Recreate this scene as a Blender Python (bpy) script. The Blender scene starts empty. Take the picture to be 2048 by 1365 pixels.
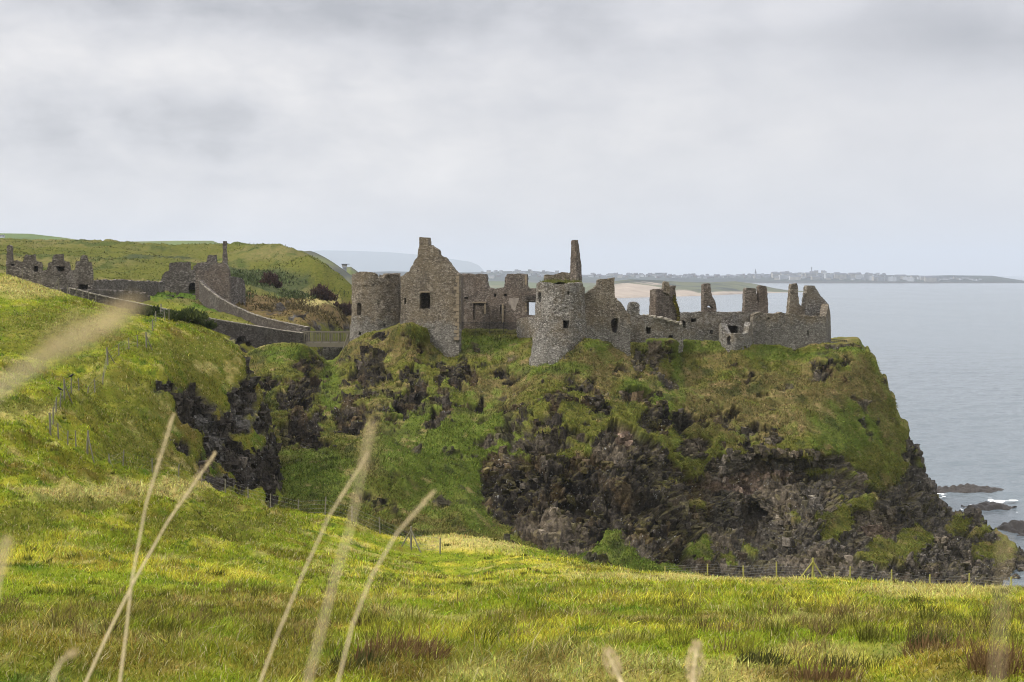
import bpy, bmesh, math, random
import numpy as np
from mathutils import Vector, Matrix
from mathutils.geometry import delaunay_2d_cdt

random.seed(7)
rng = np.random.default_rng(11)
SC = bpy.context.scene
COL = SC.collection
F, HOR, CX, ZC = 2844.0, 548.0, 1024.0, 40.0     # focal length in photo pixels, horizon row, centre column, eye height above the sea

# ------------------------------------------------------------------ camera
cam = bpy.data.cameras.new('camera'); cam_o = bpy.data.objects.new('camera', cam); COL.objects.link(cam_o)
cam_o.location = (0, 0, ZC); cam_o.rotation_euler = (math.radians(90), 0, 0)
cam.lens = 50.0; cam.sensor_width = 36.0; cam.shift_y = -(682.5 - HOR) / 2048.0
cam.clip_start = 0.05; cam.clip_end = 60000
cam.dof.use_dof = True; cam.dof.focus_distance = 170; cam.dof.aperture_fstop = 13
SC.camera = cam_o
SC.view_settings.view_transform = 'Standard'; SC.view_settings.look = 'None'
SC.view_settings.exposure = 0.40; SC.view_settings.gamma = 1.0
SC.render.engine = 'CYCLES'
SC.cycles.use_denoising = True; SC.cycles.filter_width = 1.05
SC.cycles.max_bounces = 6; SC.cycles.diffuse_bounces = 3; SC.cycles.volume_bounces = 2
SC.cycles.transparent_max_bounces = 8

# ------------------------------------------------------------------ node helper
class NT:
    def __init__(s, tree): s.t = tree; s.n = tree.nodes; s.l = tree.links
    def node(s, typ, ins=None, **kw):
        nd = s.n.new(typ)
        for k, v in kw.items(): setattr(nd, k, v)
        for k, v in (ins or {}).items(): s.set(nd.inputs[k], v)
        return nd
    def set(s, sock, v):
        if isinstance(v, bpy.types.NodeSocket): s.l.new(v, sock)
        elif isinstance(v, bpy.types.Node): s.l.new(v.outputs[0], sock)
        else: sock.default_value = v
    def math(s, op, a, b=0.0, c=0.0, clamp=False):
        nd = s.n.new('ShaderNodeMath'); nd.operation = op; nd.use_clamp = clamp
        for i, v in enumerate((a, b, c)): s.set(nd.inputs[i], v)
        return nd.outputs[0]
    def mix(s, fac, a, b, blend='MIX'):
        nd = s.n.new('ShaderNodeMix'); nd.data_type = 'RGBA'; nd.blend_type = blend
        s.set(nd.inputs[0], fac)
        for i, v in ((6, a), (7, b)): s.set(nd.inputs[i], v if not (isinstance(v, tuple) and len(v) == 3) else v + (1,))
        return nd.outputs[2]
    def ramp(s, fac, stops, interp='LINEAR'):
        nd = s.n.new('ShaderNodeValToRGB'); cr = nd.color_ramp; cr.interpolation = interp
        while len(cr.elements) < len(stops): cr.elements.new(0.5)
        for e, (p, c) in zip(cr.elements, stops):
            e.position = p; e.color = (c, c, c, 1) if not isinstance(c, tuple) else c + (1,)
        s.set(nd.inputs[0], fac); return nd.outputs[0]
    def noise(s, vec, scale, detail=4, rough=0.55, dist=0.0):
        nd = s.node('ShaderNodeTexNoise', {'Scale': scale, 'Detail': detail, 'Roughness': rough, 'Distortion': dist})
        if vec is not None: s.set(nd.inputs['Vector'], vec)
        return nd.outputs[0]
    def mapping(s, vec, scale=(1, 1, 1), loc=(0, 0, 0), rot=(0, 0, 0)):
        return s.node('ShaderNodeMapping', {'Vector': vec, 'Scale': scale, 'Location': loc, 'Rotation': rot}).outputs[0]

# ------------------------------------------------------------------ sky
SUN_EL, SUN_AZ = math.radians(42), math.radians(-112)      # azimuth from +Y towards +X
sun_dir = Vector((math.sin(SUN_AZ) * math.cos(SUN_EL), math.cos(SUN_AZ) * math.cos(SUN_EL), math.sin(SUN_EL)))
world = bpy.data.worlds.new('World'); SC.world = world; world.use_nodes = True
w = NT(world.node_tree); w.n.clear()
sky = w.node('ShaderNodeTexSky', sky_type='NISHITA'); sky.sun_disc = False
sky.sun_elevation = SUN_EL; sky.sun_rotation = SUN_AZ; sky.dust_density = 3.0
dirv = w.node('ShaderNodeTexCoord').outputs['Generated']
sep = w.node('ShaderNodeSeparateXYZ', {0: dirv})
dx, dy, dz = sep.outputs
az = w.math('ARCTAN2', dx, dy)
zz = w.math('MAXIMUM', dz, 0.0)
# cloud sheet coordinates: bearing and stretched height
cv = w.node('ShaderNodeCombineXYZ', {0: w.math('MULTIPLY', az, 1.0), 1: w.math('MULTIPLY', zz, 1.25), 2: w.math('MULTIPLY', dy, 0.3)}).outputs[0]
n1 = w.noise(cv, 5.0, 7, 0.52, 0.35)
n2 = w.noise(w.mapping(cv, (1, 1.2, 1), (3.1, 1.7, 0)), 14.0, 6, 0.5, 0.2)
def blob(px, py, rx, ry):
    a0 = math.atan((px - CX) / F); e0 = (HOR - py) / F
    ax = w.math('MULTIPLY', w.math('ADD', w.math('SUBTRACT', az, a0), w.math('MULTIPLY', w.math('SUBTRACT', n2, 0.5), 0.10)), F / rx)
    ay = w.math('MULTIPLY', w.math('ADD', w.math('SUBTRACT', dz, e0), w.math('MULTIPLY', w.math('SUBTRACT', n1, 0.5), 0.07)), F / ry)
    r2 = w.math('ADD', w.math('MULTIPLY', ax, ax), w.math('MULTIPLY', ay, ay))
    return w.math('POWER', 2.718, w.math('MULTIPLY', r2, -1.0))
dark = None
for b, k in (((350, 15, 650, 65), .37), ((1150, 35, 700, 85), .32), ((1950, 110, 260, 85), .42), ((150, 290, 250, 70), .34), ((470, 225, 110, 32), .26), ((560, 378, 90, 16), .12), ((330, 370, 200, 16), .14)):
    t = w.math('MULTIPLY', blob(*b), k)
    dark = t if dark is None else w.math('ADD', dark, t)
lit = None
for b, k in (((250, 120, 330, 50), .20), ((1500, 330, 800, 140), .05), ((700, 400, 600, 110), .12), ((1450, 30, 250, 25), .15)):
    t = w.math('MULTIPLY', blob(*b), k)
    lit = t if lit is None else w.math('ADD', lit, t)
fac = w.math('ADD', w.math('SUBTRACT', w.math('ADD', 0.60, w.math('MULTIPLY', w.math('SUBTRACT', n1, 0.5), 0.45)), dark), lit)
n3 = w.noise(w.mapping(cv, (0.8, 1.6, 1), (7.3, 2.2, 0)), 30.0, 5, 0.6, 0.4)
leftw = w.ramp(w.math('ADD', w.math('MULTIPLY', az, -1.6), 0.45, clamp=True), [(0.0, 0.35), (0.7, 1.0)])
mid = w.math('ADD', w.math('MULTIPLY', w.math('SUBTRACT', n2, 0.5), 0.95), w.math('MULTIPLY', w.math('SUBTRACT', n3, 0.5), 0.50))
fac = w.math('ADD', fac, w.math('MULTIPLY', mid, leftw), clamp=True)
ccol = w.ramp(fac, [(0.0, (.36, .362, .386)), (0.45, (.552, .547, .568)), (1.0, (.755, .73, .72))])
hz = w.ramp(w.math('MULTIPLY', dz, 6.0, clamp=True), [(0, 1.0), (0.55, 0.0)])
right = w.ramp(w.math('ADD', w.math('MULTIPLY', az, 1.4), 0.5, clamp=True), [(0.1, (.66, .64, .64)), (0.9, (.62, .64, .68))])
ccol = w.mix(w.math('MULTIPLY', hz, 0.65), ccol, right)
bg1 = w.node('ShaderNodeBackground', {'Color': sky.outputs[0], 'Strength': 0.10})
# an overcast sky grows brighter towards the zenith
zen = w.ramp(dz, [(0.16, 0.0), (0.9, 1.0)])
bg2 = w.node('ShaderNodeBackground', {'Color': ccol, 'Strength': w.math('ADD', 0.98, w.math('MULTIPLY', zen, 1.7))})
mx = w.node('ShaderNodeMixShader', {0: 0.90, 1: bg1.outputs[0], 2: bg2.outputs[0]})
w.node('ShaderNodeOutputWorld', {0: mx.outputs[0]})

sun = bpy.data.lights.new('sun', 'SUN'); sun.energy = 2.6; sun.angle = math.radians(11); sun.color = (1.0, 0.94, 0.84)
sun_o = bpy.data.objects.new('sun', sun); COL.objects.link(sun_o)
sun_o.rotation_euler = sun_dir.to_track_quat('Z', 'Y').to_euler(); sun_o.location = (-60, -40, 120)

# ------------------------------------------------------------------ numpy noise
def _h(ix, iy, iz, s):
    h = (ix.astype(np.int64) * 374761393 + iy.astype(np.int64) * 668265263 + iz.astype(np.int64) * 2147483647 + s * 974711) & 0xffffffff
    h = ((h ^ (h >> 13)) * 1274126177) & 0xffffffff
    h = ((h ^ (h >> 16)) * 2246822519) & 0xffffffff
    return ((h ^ (h >> 15)) & 0xffffff) / float(0xffffff)
def vnoise(p, s=0):
    i = np.floor(p).astype(np.int64); f = p - i; f = f * f * f * (f * (f * 6 - 15) + 10)
    r = 0
    for a in (0, 1):
        for b in (0, 1):
            for c in (0, 1):
                wgt = (f[:, 0] if a else 1 - f[:, 0]) * (f[:, 1] if b else 1 - f[:, 1]) * (f[:, 2] if c else 1 - f[:, 2])
                r = r + wgt * _h(i[:, 0] + a, i[:, 1] + b, i[:, 2] + c, s)
    return r * 2 - 1
def fbm(p, scale, oct=4, s=0, gain=0.5):
    p = np.asarray(p, float) / scale; a = 1.0; r = 0; t = 0
    for k in range(oct):
        r = r + a * vnoise(p + 17.3 * k, s + k); t += a; a *= gain; p = p * 2.03
    return r / t
def ridged(p, scale, oct=4, s=0):
    p = np.asarray(p, float) / scale; a = 1.0; r = 0; t = 0
    for k in range(oct):
        r = r + a * (1 - np.abs(vnoise(p + 9.1 * k, s + k)) * 2); t += a; a *= 0.5; p = p * 2.1
    return r / t
def worley(p, scale, s=0):
    p = np.asarray(p, float) / scale; i = np.floor(p).astype(np.int64)
    f1 = np.full(len(p), 9.0); f2 = np.full(len(p), 9.0); idv = np.zeros(len(p))
    for a in (-1, 0, 1):
        for b in (-1, 0, 1):
            for c in (-1, 0, 1):
                q = i + np.array([a, b, c])
                c3 = np.stack([q[:, 0] + _h(q[:, 0], q[:, 1], q[:, 2], s), q[:, 1] + _h(q[:, 0], q[:, 1], q[:, 2], s + 1), q[:, 2] + _h(q[:, 0], q[:, 1], q[:, 2], s + 2)], 1)
                d = np.sqrt(((c3 - p) ** 2).sum(1)); h = _h(q[:, 0], q[:, 1], q[:, 2], s + 3)
                n = d < f1
                f2 = np.where(n, f1, np.minimum(f2, d)); idv = np.where(n, h, idv); f1 = np.where(n, d, f1)
    return f1, f2, idv
def sstep(a, b, x): t = np.clip((x - a) / (b - a), 0, 1); return t * t * (3 - 2 * t)
class RBF:
    def __init__(s, pts, vals, c):
        s.p = np.array(pts, float); s.c = c; n = len(s.p)
        d = np.sqrt(((s.p[:, None] - s.p[None]) ** 2).sum(2) + c * c)
        A = np.zeros((n + 3, n + 3)); A[:n, :n] = d - 0.02 * np.eye(n); Pm = np.c_[np.ones(n), s.p]; A[:n, n:] = Pm; A[n:, :n] = Pm.T
        s.w = np.linalg.solve(A, np.r_[np.array(vals, float), 0, 0, 0])
    def __call__(s, q):
        q = np.asarray(q, float); out = np.empty(len(q)); n = len(s.p)
        for k in range(0, len(q), 40000):
            qq = q[k:k + 40000]
            d = np.sqrt(((qq[:, None] - s.p[None]) ** 2).sum(2) + s.c ** 2)
            out[k:k + 40000] = d @ s.w[:n] + s.w[n] + qq @ s.w[n + 1:]
        return out
def P(px, py, D): return Vector(((px - CX) / F * D, D, ZC + (HOR - py) / F * D))
def pix(pos):
    D = np.maximum(pos[:, 1], 0.3)
    return CX + F * pos[:, 0] / D, HOR - F * (pos[:, 2] - ZC) / D
def ells(px, py, lst):
    r = np.full(len(px), -9.0)
    for e in lst:
        cx, cy, rx, ry = e[:4]
        m = (np.abs(px - cx) < 2.6 * rx) & (np.abs(py - cy) < 2.6 * ry)
        if m.any(): r[m] = np.maximum(r[m], 1 - np.sqrt(((px[m] - cx) / rx) ** 2 + ((py[m] - cy) / ry) ** 2))
    return r
def inpoly(px, py, poly):
    c = np.zeros(len(px), bool); n = len(poly)
    for i in range(n):
        x0, y0 = poly[i]; x1, y1 = poly[i - 1]
        m = ((y0 > py) != (y1 > py)) & (px < (x1 - x0) * (py - y0) / ((y1 - y0) if y1 != y0 else 1e-9) + x0)
        c ^= m
    return c

# ------------------------------------------------------------------ object helpers
def link(o, parent=None):
    COL.objects.link(o)
    if parent is not None: o.parent = parent
    return o
def tag(o, label=None, cat=None, group=None, kind=None):
    if label: o['label'] = label
    if cat: o['category'] = cat
    if group: o['group'] = group
    if kind: o['kind'] = kind
    return o
def empty(name, loc, label, cat, group=None):
    o = bpy.data.objects.new(name, None); o.location = loc; o.empty_display_size = 0.3; link(o)
    return tag(o, label, cat, group)
def mesh(name, verts, faces, mat, parent=None, smooth=False, mats=None, fmat=None):
    """verts in world space; stored relative to the parent's location (or to the mesh's own base)"""
    V = np.asarray(verts, float)
    if parent is not None:
        org = np.zeros(3); q = parent
        while q is not None: org = org + np.array(q.location); q = q.parent
        loc = (0, 0, 0)
    else:
        org = np.array([(V[:, 0].min() + V[:, 0].max()) / 2, (V[:, 1].min() + V[:, 1].max()) / 2, V[:, 2].min()]); loc = tuple(org)
    me = bpy.data.meshes.new(name)
    me.from_pydata((V - org).tolist(), [], [tuple(f) for f in faces])
    for m in (mats or [mat]): me.materials.append(m)
    if fmat is not None: me.polygons.foreach_set('material_index', np.asarray(fmat, np.int32))
    if smooth: me.polygons.foreach_set('use_smooth', np.ones(len(me.polygons), bool))
    me.update()
    o = bpy.data.objects.new(name, me); o.location = loc
    return link(o, parent)
def bigmesh(name, V, quads, mat, col=None, attrs=None, tris=None, smooth=True, parent=None):
    V = np.asarray(V, np.float32); me = bpy.data.meshes.new(name)
    loops = []; starts = []; n0 = 0
    if quads is not None and len(quads):
        loops.append(np.asarray(quads, np.int32).ravel()); starts.append(np.arange(len(quads), dtype=np.int32) * 4); n0 = len(quads) * 4
    if tris is not None and len(tris):
        loops.append(np.asarray(tris, np.int32).ravel()); starts.append(n0 + np.arange(len(tris), dtype=np.int32) * 3)
    L = np.concatenate(loops); S = np.concatenate(starts)
    me.vertices.add(len(V)); me.vertices.foreach_set('co', V.ravel())
    me.loops.add(len(L)); me.loops.foreach_set('vertex_index', L)
    me.polygons.add(len(S)); me.polygons.foreach_set('loop_start', S)
    me.polygons.foreach_set('use_smooth', np.full(len(S), smooth))
    if col is not None:
        a = me.attributes.new('col', 'FLOAT_COLOR', 'POINT')
        a.data.foreach_set('color', np.c_[col, np.ones(len(V))].astype(np.float32).ravel())
    for k, v in (attrs or {}).items():
        a = me.attributes.new(k, 'FLOAT', 'POINT'); a.data.foreach_set('value', np.asarray(v, np.float32))
    me.materials.append(mat); me.update(calc_edges=True); me.validate()
    o = bpy.data.objects.new(name, me)
    return link(o, parent)
def gridquads(nr, nc):
    i = np.arange(nr * nc).reshape(nr, nc)
    return np.stack([i[:-1, :-1], i[:-1, 1:], i[1:, 1:], i[1:, :-1]], -1).reshape(-1, 4)
def gnormals(G):
    a = np.gradient(G, axis=0); b = np.gradient(G, axis=1)
    n = np.cross(b, a); n /= np.linalg.norm(n, axis=2, keepdims=True) + 1e-9
    return n
class MB:
    def __init__(s): s.v = []; s.f = []
    def add(s, v, f):
        o = len(s.v); s.v += [tuple(x) for x in v]; s.f += [tuple(i + o for i in q) for q in f]
    def box(s, c, size, rot=None):
        h = Vector(size) / 2; vs = []
        for z in (-1, 1):
            for y in (-1, 1):
                for x in (-1, 1):
                    p = Vector((x * h.x, y * h.y, z * h.z))
                    if rot is not None: p = rot @ p
                    vs.append(p + Vector(c))
        s.add(vs, [(0, 2, 3, 1), (4, 5, 7, 6), (0, 1, 5, 4), (2, 6, 7, 3), (0, 4, 6, 2), (1, 3, 7, 5)])
    def tube(s, pts, rad, n=6, cap=True):
        pts = [Vector(p) for p in pts]; rad = rad if isinstance(rad, (list, tuple)) else [rad] * len(pts)
        vs = []; fs = []
        for i, p in enumerate(pts):
            t = (pts[min(i + 1, len(pts) - 1)] - pts[max(i - 1, 0)]).normalized()
            a = t.cross(Vector((0.13, 1, 0.21))); a = a.normalized() if a.length > 1e-4 else Vector((1, 0, 0)); b = t.cross(a)
            for k in range(n):
                an = 2 * math.pi * k / n; vs.append(p + (a * math.cos(an) + b * math.sin(an)) * rad[i])
        for i in range(len(pts) - 1):
            for k in range(n):
                fs.append((i * n + k, i * n + (k + 1) % n, (i + 1) * n + (k + 1) % n, (i + 1) * n + k))
        if cap:
            fs.append(tuple(range(n))[::-1]); fs.append(tuple((len(pts) - 1) * n + k for k in range(n)))
        s.add(vs, fs)
    def rock(s, c, r, seed):
        rr = random.Random(seed); vs = []; fs = []
        for i in range(1, 4):
            for k in range(6):
                th = math.pi * i / 4; ph = 2 * math.pi * k / 6 + rr.random() * .4; q = rr.uniform(.75, 1.2)
                vs.append((c[0] + r[0] * q * math.sin(th) * math.cos(ph), c[1] + r[1] * q * math.sin(th) * math.sin(ph), c[2] + r[2] * q * math.cos(th)))
        for i in range(2):
            for k in range(6): fs.append((i * 6 + k, (i + 1) * 6 + k, (i + 1) * 6 + (k + 1) % 6, i * 6 + (k + 1) % 6))
        fs.append(tuple(range(6))); fs.append(tuple(17 - k for k in range(6)))
        s.add(vs, fs)
    def build(s, name, mat, parent=None, smooth=False): return mesh(name, s.v, s.f, mat, parent, smooth)

# ------------------------------------------------------------------ materials
def material(name):
    m = bpy.data.materials.new(name); m.use_nodes = True; t = NT(m.node_tree); t.n.clear()
    b = t.node('ShaderNodeBsdfPrincipled'); out = t.node('ShaderNodeOutputMaterial', {0: b.outputs[0]})
    b.inputs['Specular IOR Level'].default_value = 0.25
    return m, t, b
def plain(name, c, rough=0.8, var=0.25, scale=6.0):
    m, t, b = material(name)
    pos = t.node('ShaderNodeTexCoord').outputs['Object']
    n = t.noise(pos, scale, 5, 0.6)
    t.set(b.inputs['Base Color'], t.mix(n, tuple(x * (1 - var) for x in c), tuple(min(1, x * (1 + var)) for x in c)))
    b.inputs['Roughness'].default_value = rough
    t.set(b.inputs['Normal'], t.node('ShaderNodeBump', {'Strength': 0.3, 'Distance': 0.02, 'Height': n}).outputs[0])
    return m
def ground_material():
    m, t, b = material('turf_and_rock')
    pos = t.node('ShaderNodeNewGeometry').outputs['Position']
    col = t.node('ShaderNodeAttribute', attribute_name='col').outputs['Color']
    rock = t.node('ShaderNodeAttribute', attribute_name='rock').outputs['Fac']
    n1 = t.noise(pos, 3.5, 6, 0.65); n2 = t.noise(t.mapping(pos, (1, 1, 2.2)), 1.1, 6, 0.62, 0.3); n3 = t.noise(pos, 11.0, 4, 0.7)
    v = t.math('ADD', t.math('MULTIPLY', n1, 0.9), t.math('MULTIPLY', n2, 0.9))
    v = t.math('POWER', t.math('MAXIMUM', v, 0.05), 1.7)
    g = t.node('ShaderNodeVectorMath', {0: col}, operation='SCALE'); t.set(g.inputs['Scale'], t.math('ADD', 0.30, t.math('MULTIPLY', v, 0.85)))
    gcol = g.outputs[0]
    hue = t.mix(t.ramp(n2, [(0.35, 0.0), (0.7, 1.0)]), (1.0, 1.05, .9), (1.12, .94, 1.1))
    gcol = t.mix(1.0, gcol, hue, 'MULTIPLY')
    nr = t.noise(t.mapping(pos, (1, 1, 1.3)), 1.25, 8, 0.78, 0.5)
    rv = t.math('POWER', t.math('ADD', t.math('MULTIPLY', n1, 0.5), t.math('MULTIPLY', nr, 1.1)), 3.6)
    r = t.node('ShaderNodeVectorMath', {0: col}, operation='SCALE'); t.set(r.inputs['Scale'], t.math('ADD', 0.06, t.math('MULTIPLY', rv, 2.5)))
    # pale lichen / guano specks on bare rock
    sp = t.math('MULTIPLY', t.ramp(t.noise(pos, 2.2, 3, 0.85), [(0.63, 0.0), (0.68, 1.0)]), t.ramp(t.noise(pos, 0.16, 3, 0.6), [(0.44, 0.0), (0.58, 1.0)]))
    rcol = t.mix(t.math('MULTIPLY', sp, 0.85), r.outputs[0], (.52, .52, .50))
    lich = t.ramp(t.noise(t.mapping(pos, loc=(7, 3, 1)), 0.9, 4, 0.7), [(0.60, 0.0), (0.74, 0.5)])
    rcol = t.mix(lich, rcol, (.10, .085, .03))
    t.set(b.inputs['Base Color'], t.mix(rock, gcol, rcol))
    b.inputs['Roughness'].default_value = 0.95; b.inputs['Specular IOR Level'].default_value = 0.03
    h = t.math('ADD', n1, t.math('MULTIPLY', n3, 0.5))
    bs = t.math('ADD', 0.45, t.math('MULTIPLY', rock, 0.5))
    h = t.math('ADD', h, t.math('MULTIPLY', t.math('MULTIPLY', nr, rock), 2.0))
    bp = t.node('ShaderNodeBump', {'Distance': 0.35, 'Height': h}); t.set(bp.inputs['Strength'], bs)
    t.set(b.inputs['Normal'], bp.outputs[0])
    return m
def blade_material():
    m, t, b = material('grass_blade')
    col = t.node('ShaderNodeAttribute', attribute_name='col').outputs['Color']
    t.set(b.inputs['Base Color'], col); b.inputs['Roughness'].default_value = 0.9; b.inputs['Specular IOR Level'].default_value = 0.03
    tr = t.node('ShaderNodeBsdfTranslucent', {'Color': col})
    mx = t.node('ShaderNodeMixShader', {0: 0.28, 1: b.outputs[0], 2: tr.outputs[0]})
    t.set([n for n in t.n if n.type == 'OUTPUT_MATERIAL'][0].inputs[0], mx.outputs[0])
    return m
def stone_material(name, lo, mid, hi, pale=0.0, zpale=None, scale=2.6, warm=(.24, .19, .12)):
    """coursed rubble: flat stones with dark joints, patches of lichen; zpale = height below which the stones are washed pale"""
    m, t, b = material(name)
    pos = t.node('ShaderNodeNewGeometry').outputs['Position']
    wob = t.node('ShaderNodeTexNoise', {'Scale': 1.3, 'Detail': 3}); t.set(wob.inputs['Vector'], pos)
    off = t.node('ShaderNodeVectorMath', {0: wob.outputs['Color'], 1: (.5, .5, .5)}, operation='SUBTRACT').outputs[0]
    sc = t.node('ShaderNodeVectorMath', {0: off}, operation='SCALE'); sc.inputs['Scale'].default_value = 0.35
    p2 = t.node('ShaderNodeVectorMath', {0: pos, 1: sc.outputs[0]}, operation='ADD').outputs[0]
    p2 = t.mapping(p2, (1, 1, 2.1))
    vo = t.node('ShaderNodeTexVoronoi', {'Vector': p2, 'Scale': scale, 'Randomness': 0.95})
    ve = t.node('ShaderNodeTexVoronoi', {'Vector': p2, 'Scale': scale, 'Randomness': 0.95}, feature='DISTANCE_TO_EDGE')
    rnd = t.node('ShaderNodeSeparateColor', {0: vo.outputs['Color']}).outputs[0]
    fine = t.noise(pos, 7.0, 6, 0.7); big = t.noise(pos, 0.35, 5, 0.65)
    damp = t.ramp(t.noise(t.mapping(pos, (1, 1, .35), (2, 5, 8)), 0.55, 5, 0.65), [(0.50, 0.0), (0.66, 0.55)])
    c = t.ramp(t.math('ADD', t.math('MULTIPLY', rnd, 0.85), t.math('MULTIPLY', fine, 0.30)), [(0.10, lo), (0.5, mid), (0.85, tuple(.6 * x + .4 * y for x, y in zip(hi, mid))), (1.0, tuple(min(1, x * 1.15) for x in hi))])
    c = t.mix(t.ramp(big, [(0.42, 0.0), (0.62, 0.55)]), c, warm, 'MIX')
    pl = t.ramp(t.noise(t.mapping(pos, loc=(4, 9, 2)), 0.6, 6, 0.72), [(0.54, 0.0), (0.66, 0.6)])
    c = t.mix(pl, c, tuple(min(1, x * 1.25) for x in hi))
    if zpale is not None:
        z = t.node('ShaderNodeSeparateXYZ', {0: pos}).outputs[2]
        zf = t.math('ADD', z, t.math('MULTIPLY', t.math('SUBTRACT', t.noise(pos, 0.7, 5, 0.65), 0.5), 5.0))
        zf = t.ramp(t.math('ADD', t.math('MULTIPLY', t.math('SUBTRACT', zpale, zf), 0.4), 0.5, clamp=True), [(0.2, 0.0), (0.8, 0.75)])
        gp = t.ramp(t.math('ADD', t.math('MULTIPLY', rnd, 0.6), t.math('MULTIPLY', fine, 0.45)), [(0.2, (.14, .132, .12)), (0.55, (.27, .26, .235)), (0.95, (.47, .45, .41))])
        c = t.mix(zf, c, gp)
    c = t.mix(damp, c, t.mix(0.6, c, (.055, .05, .045)))
    joint = t.ramp(ve.outputs['Distance'], [(0.0, 0.0), (0.13, 1.0)])
    c = t.mix(joint, t.mix(0.78, c, (.045, .039, .033)), c)
    t.set(b.inputs['Base Color'], c); b.inputs['Roughness'].default_value = 0.92; b.inputs['Specular IOR Level'].default_value = 0.1
    h = t.math('ADD', t.math('MULTIPLY', joint, 0.7), t.math('MULTIPLY', fine, 0.6))
    t.set(b.inputs['Normal'], t.node('ShaderNodeBump', {'Strength': 1.0, 'Distance': 0.16, 'Height': h}).outputs[0])
    return m
M = {}
M['ground'] = ground_material(); M['blade'] = blade_material()
M['stone'] = stone_material('castle_stone', (.088, .073, .056), (.222, .186, .14), (.40, .355, .285), zpale=33.2, scale=4.4)
M['stone_grey'] = stone_material('grey_rubble_stone', (.088, .081, .071), (.225, .21, .185), (.46, .435, .395), zpale=31.0, scale=4.2)
M['stone_red'] = stone_material('brown_rubble_stone', (.088, .074, .063), (.185, .155, .130), (.34, .295, .25), warm=(.17, .125, .09), scale=4.4)
M['stone_far'] = stone_material('dark_ruin_stone', (.07, .062, .055), (.155, .138, .122), (.34, .31, .275), warm=(.15, .125, .10), scale=3.8)
M['stone_wall'] = stone_material('field_wall_stone', (.07, .062, .056), (.13, .115, .10), (.25, .225, .20), scale=4.4, warm=(.11, .09, .075))
M['sandstone'] = plain('sandstone', (.235, .19, .13), 0.9, 0.35, 3.0)
M['coping'] = plain('coping_stone', (.27, .245, .20), 0.9, 0.75, 2.2)
M['iron'] = plain('black_iron', (.02, .02, .022), 0.6, 0.2)
M['wood'] = plain('weathered_wood', (.125, .112, .082), 0.85, 0.25, 3.0)
M['post_grey'] = plain('weathered_post', (.16, .148, .108), 0.9, 0.35, 4.0)
M['post_green'] = plain('treated_post', (.27, .26, .07), 0.85, 0.3, 5.0)
M['wire'] = plain('fence_wire', (.22, .22, .22), 0.5, 0.2)
M['stalk'] = plain('dry_stalk', (.60, .49, .28), 0.8, 0.2, 40.0)
M['bird'] = plain('black_feathers', (.012, .012, .014), 0.5, 0.2, 30.0)

# ------------------------------------------------------------------ near and left land: one sheet
def fieldrow(D): return HOR + F * (1.0 / D + 0.204)
AC = []   # (px, row, distance)
for D in (18, 31, 50, 70, 88): AC += [(p, fieldrow(D) + (D / 88) ** 2 * k, D) for p, k in ((900, 0), (1400, 6), (1900, 22), (2350, 48))]
for D in (1.2, 4, 9, 18, 30): AC += [(p, fieldrow(D), D) for p in (-400, 0, 300, 600)]
AC += [(p, fieldrow(D), D) for D in (1.2, 5) for p in (1000, 1500, 2000, 2350)]
AC += [(0, 1095, 50), (0, 1010, 64), (0, 935, 78), (0, 862, 90), (0, 785, 105), (0, 700, 125), (0, 605, 146), (0, 547, 160), (-400, 1100, 50), (-400, 860, 90), (-400, 560, 150), (-400, 470, 175),
  (300, 1095, 58), (300, 1010, 80), (200, 940, 98), (100, 862, 98), (125, 802, 108), (215, 747, 125), (292, 697, 135), (325, 640, 150), (150, 596, 165), (240, 622, 158), (375, 652, 154),
  (150, 700, 130), (420, 656, 156), (455, 690, 158), (490, 722, 158), (530, 790, 152), (553, 890, 146), (557, 990, 137), (400, 850, 130), (350, 785, 128), (430, 940, 126), (470, 870, 138),
  (300, 790, 124), (250, 850, 115), (330, 930, 113), (400, 982, 112), (500, 1013, 110), (600, 1033, 108), (760, 1067, 106), (825, 1107, 100), (880, 1112, 99),
  (700, 1060, 112), (900, 1078, 112), (1050, 1106, 112), (1110, 1128, 110), (1250, 1156, 106), (1400, 1160, 103), (1553, 1162, 99), (1750, 1170, 97), (2022, 1190, 94), (2350, 1208, 93),
  (300, 1150, 43), (600, 1150, 62), (700, 1120, 80), (520, 1080, 82), (450, 1050, 88), (0, 1180, 35), (640, 1085, 92), (1000, 1140, 86)]
def hid(px, z, D): AC.append((px, HOR - (z - ZC) / D * F, D))
for p in (650, 900, 1200, 1600, 2050, 2350):
    hid(p, 8, 124); hid(p, 0, 142); hid(p, -5, 200); hid(p, -5, 320); hid(p, -5, 620)
for p, z, D in ((600, 14, 124), (590, 12, 150), (575, 14, 170), (540, 18, 182), (600, 14, 190), (640, 14, 205), (470, 27, 176), (400, 31.8, 176), (300, 34.2, 175), (150, 36, 180), (0, 37.5, 182), (-400, 43, 200)): hid(p, z, D)
AC += [(150, 600, 186), (330, 642, 195), (400, 659, 199), (450, 672, 204), (500, 690, 206.5), (545, 697, 209), (600, 701, 212.5), (480, 692, 198), (250, 592, 225), (350, 602, 230), (441, 628, 229), (473, 638, 226), (500, 652, 222.5), (540, 664, 220.5), (600, 674, 218), (400, 590, 242), (90, 576, 200), (20, 566, 200), (-100, 555, 205),
  (200, 552, 270), (300, 532, 300), (200, 511, 350), (100, 487, 450), (200, 476, 520), (0, 474, 520), (-400, 462, 520), (350, 490, 520), (450, 491, 500), (560, 495, 450), (620, 512, 410), (640, 524, 400), (680, 558, 355), (705, 580, 332),
  (560, 540, 350), (500, 560, 300), (460, 590, 250), (600, 592, 290), (690, 606, 296), (620, 640, 255), (690, 655, 246), (650, 690, 232), (560, 620, 250), (640, 560, 330), (450, 520, 380), (620, 600, 280)]
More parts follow.
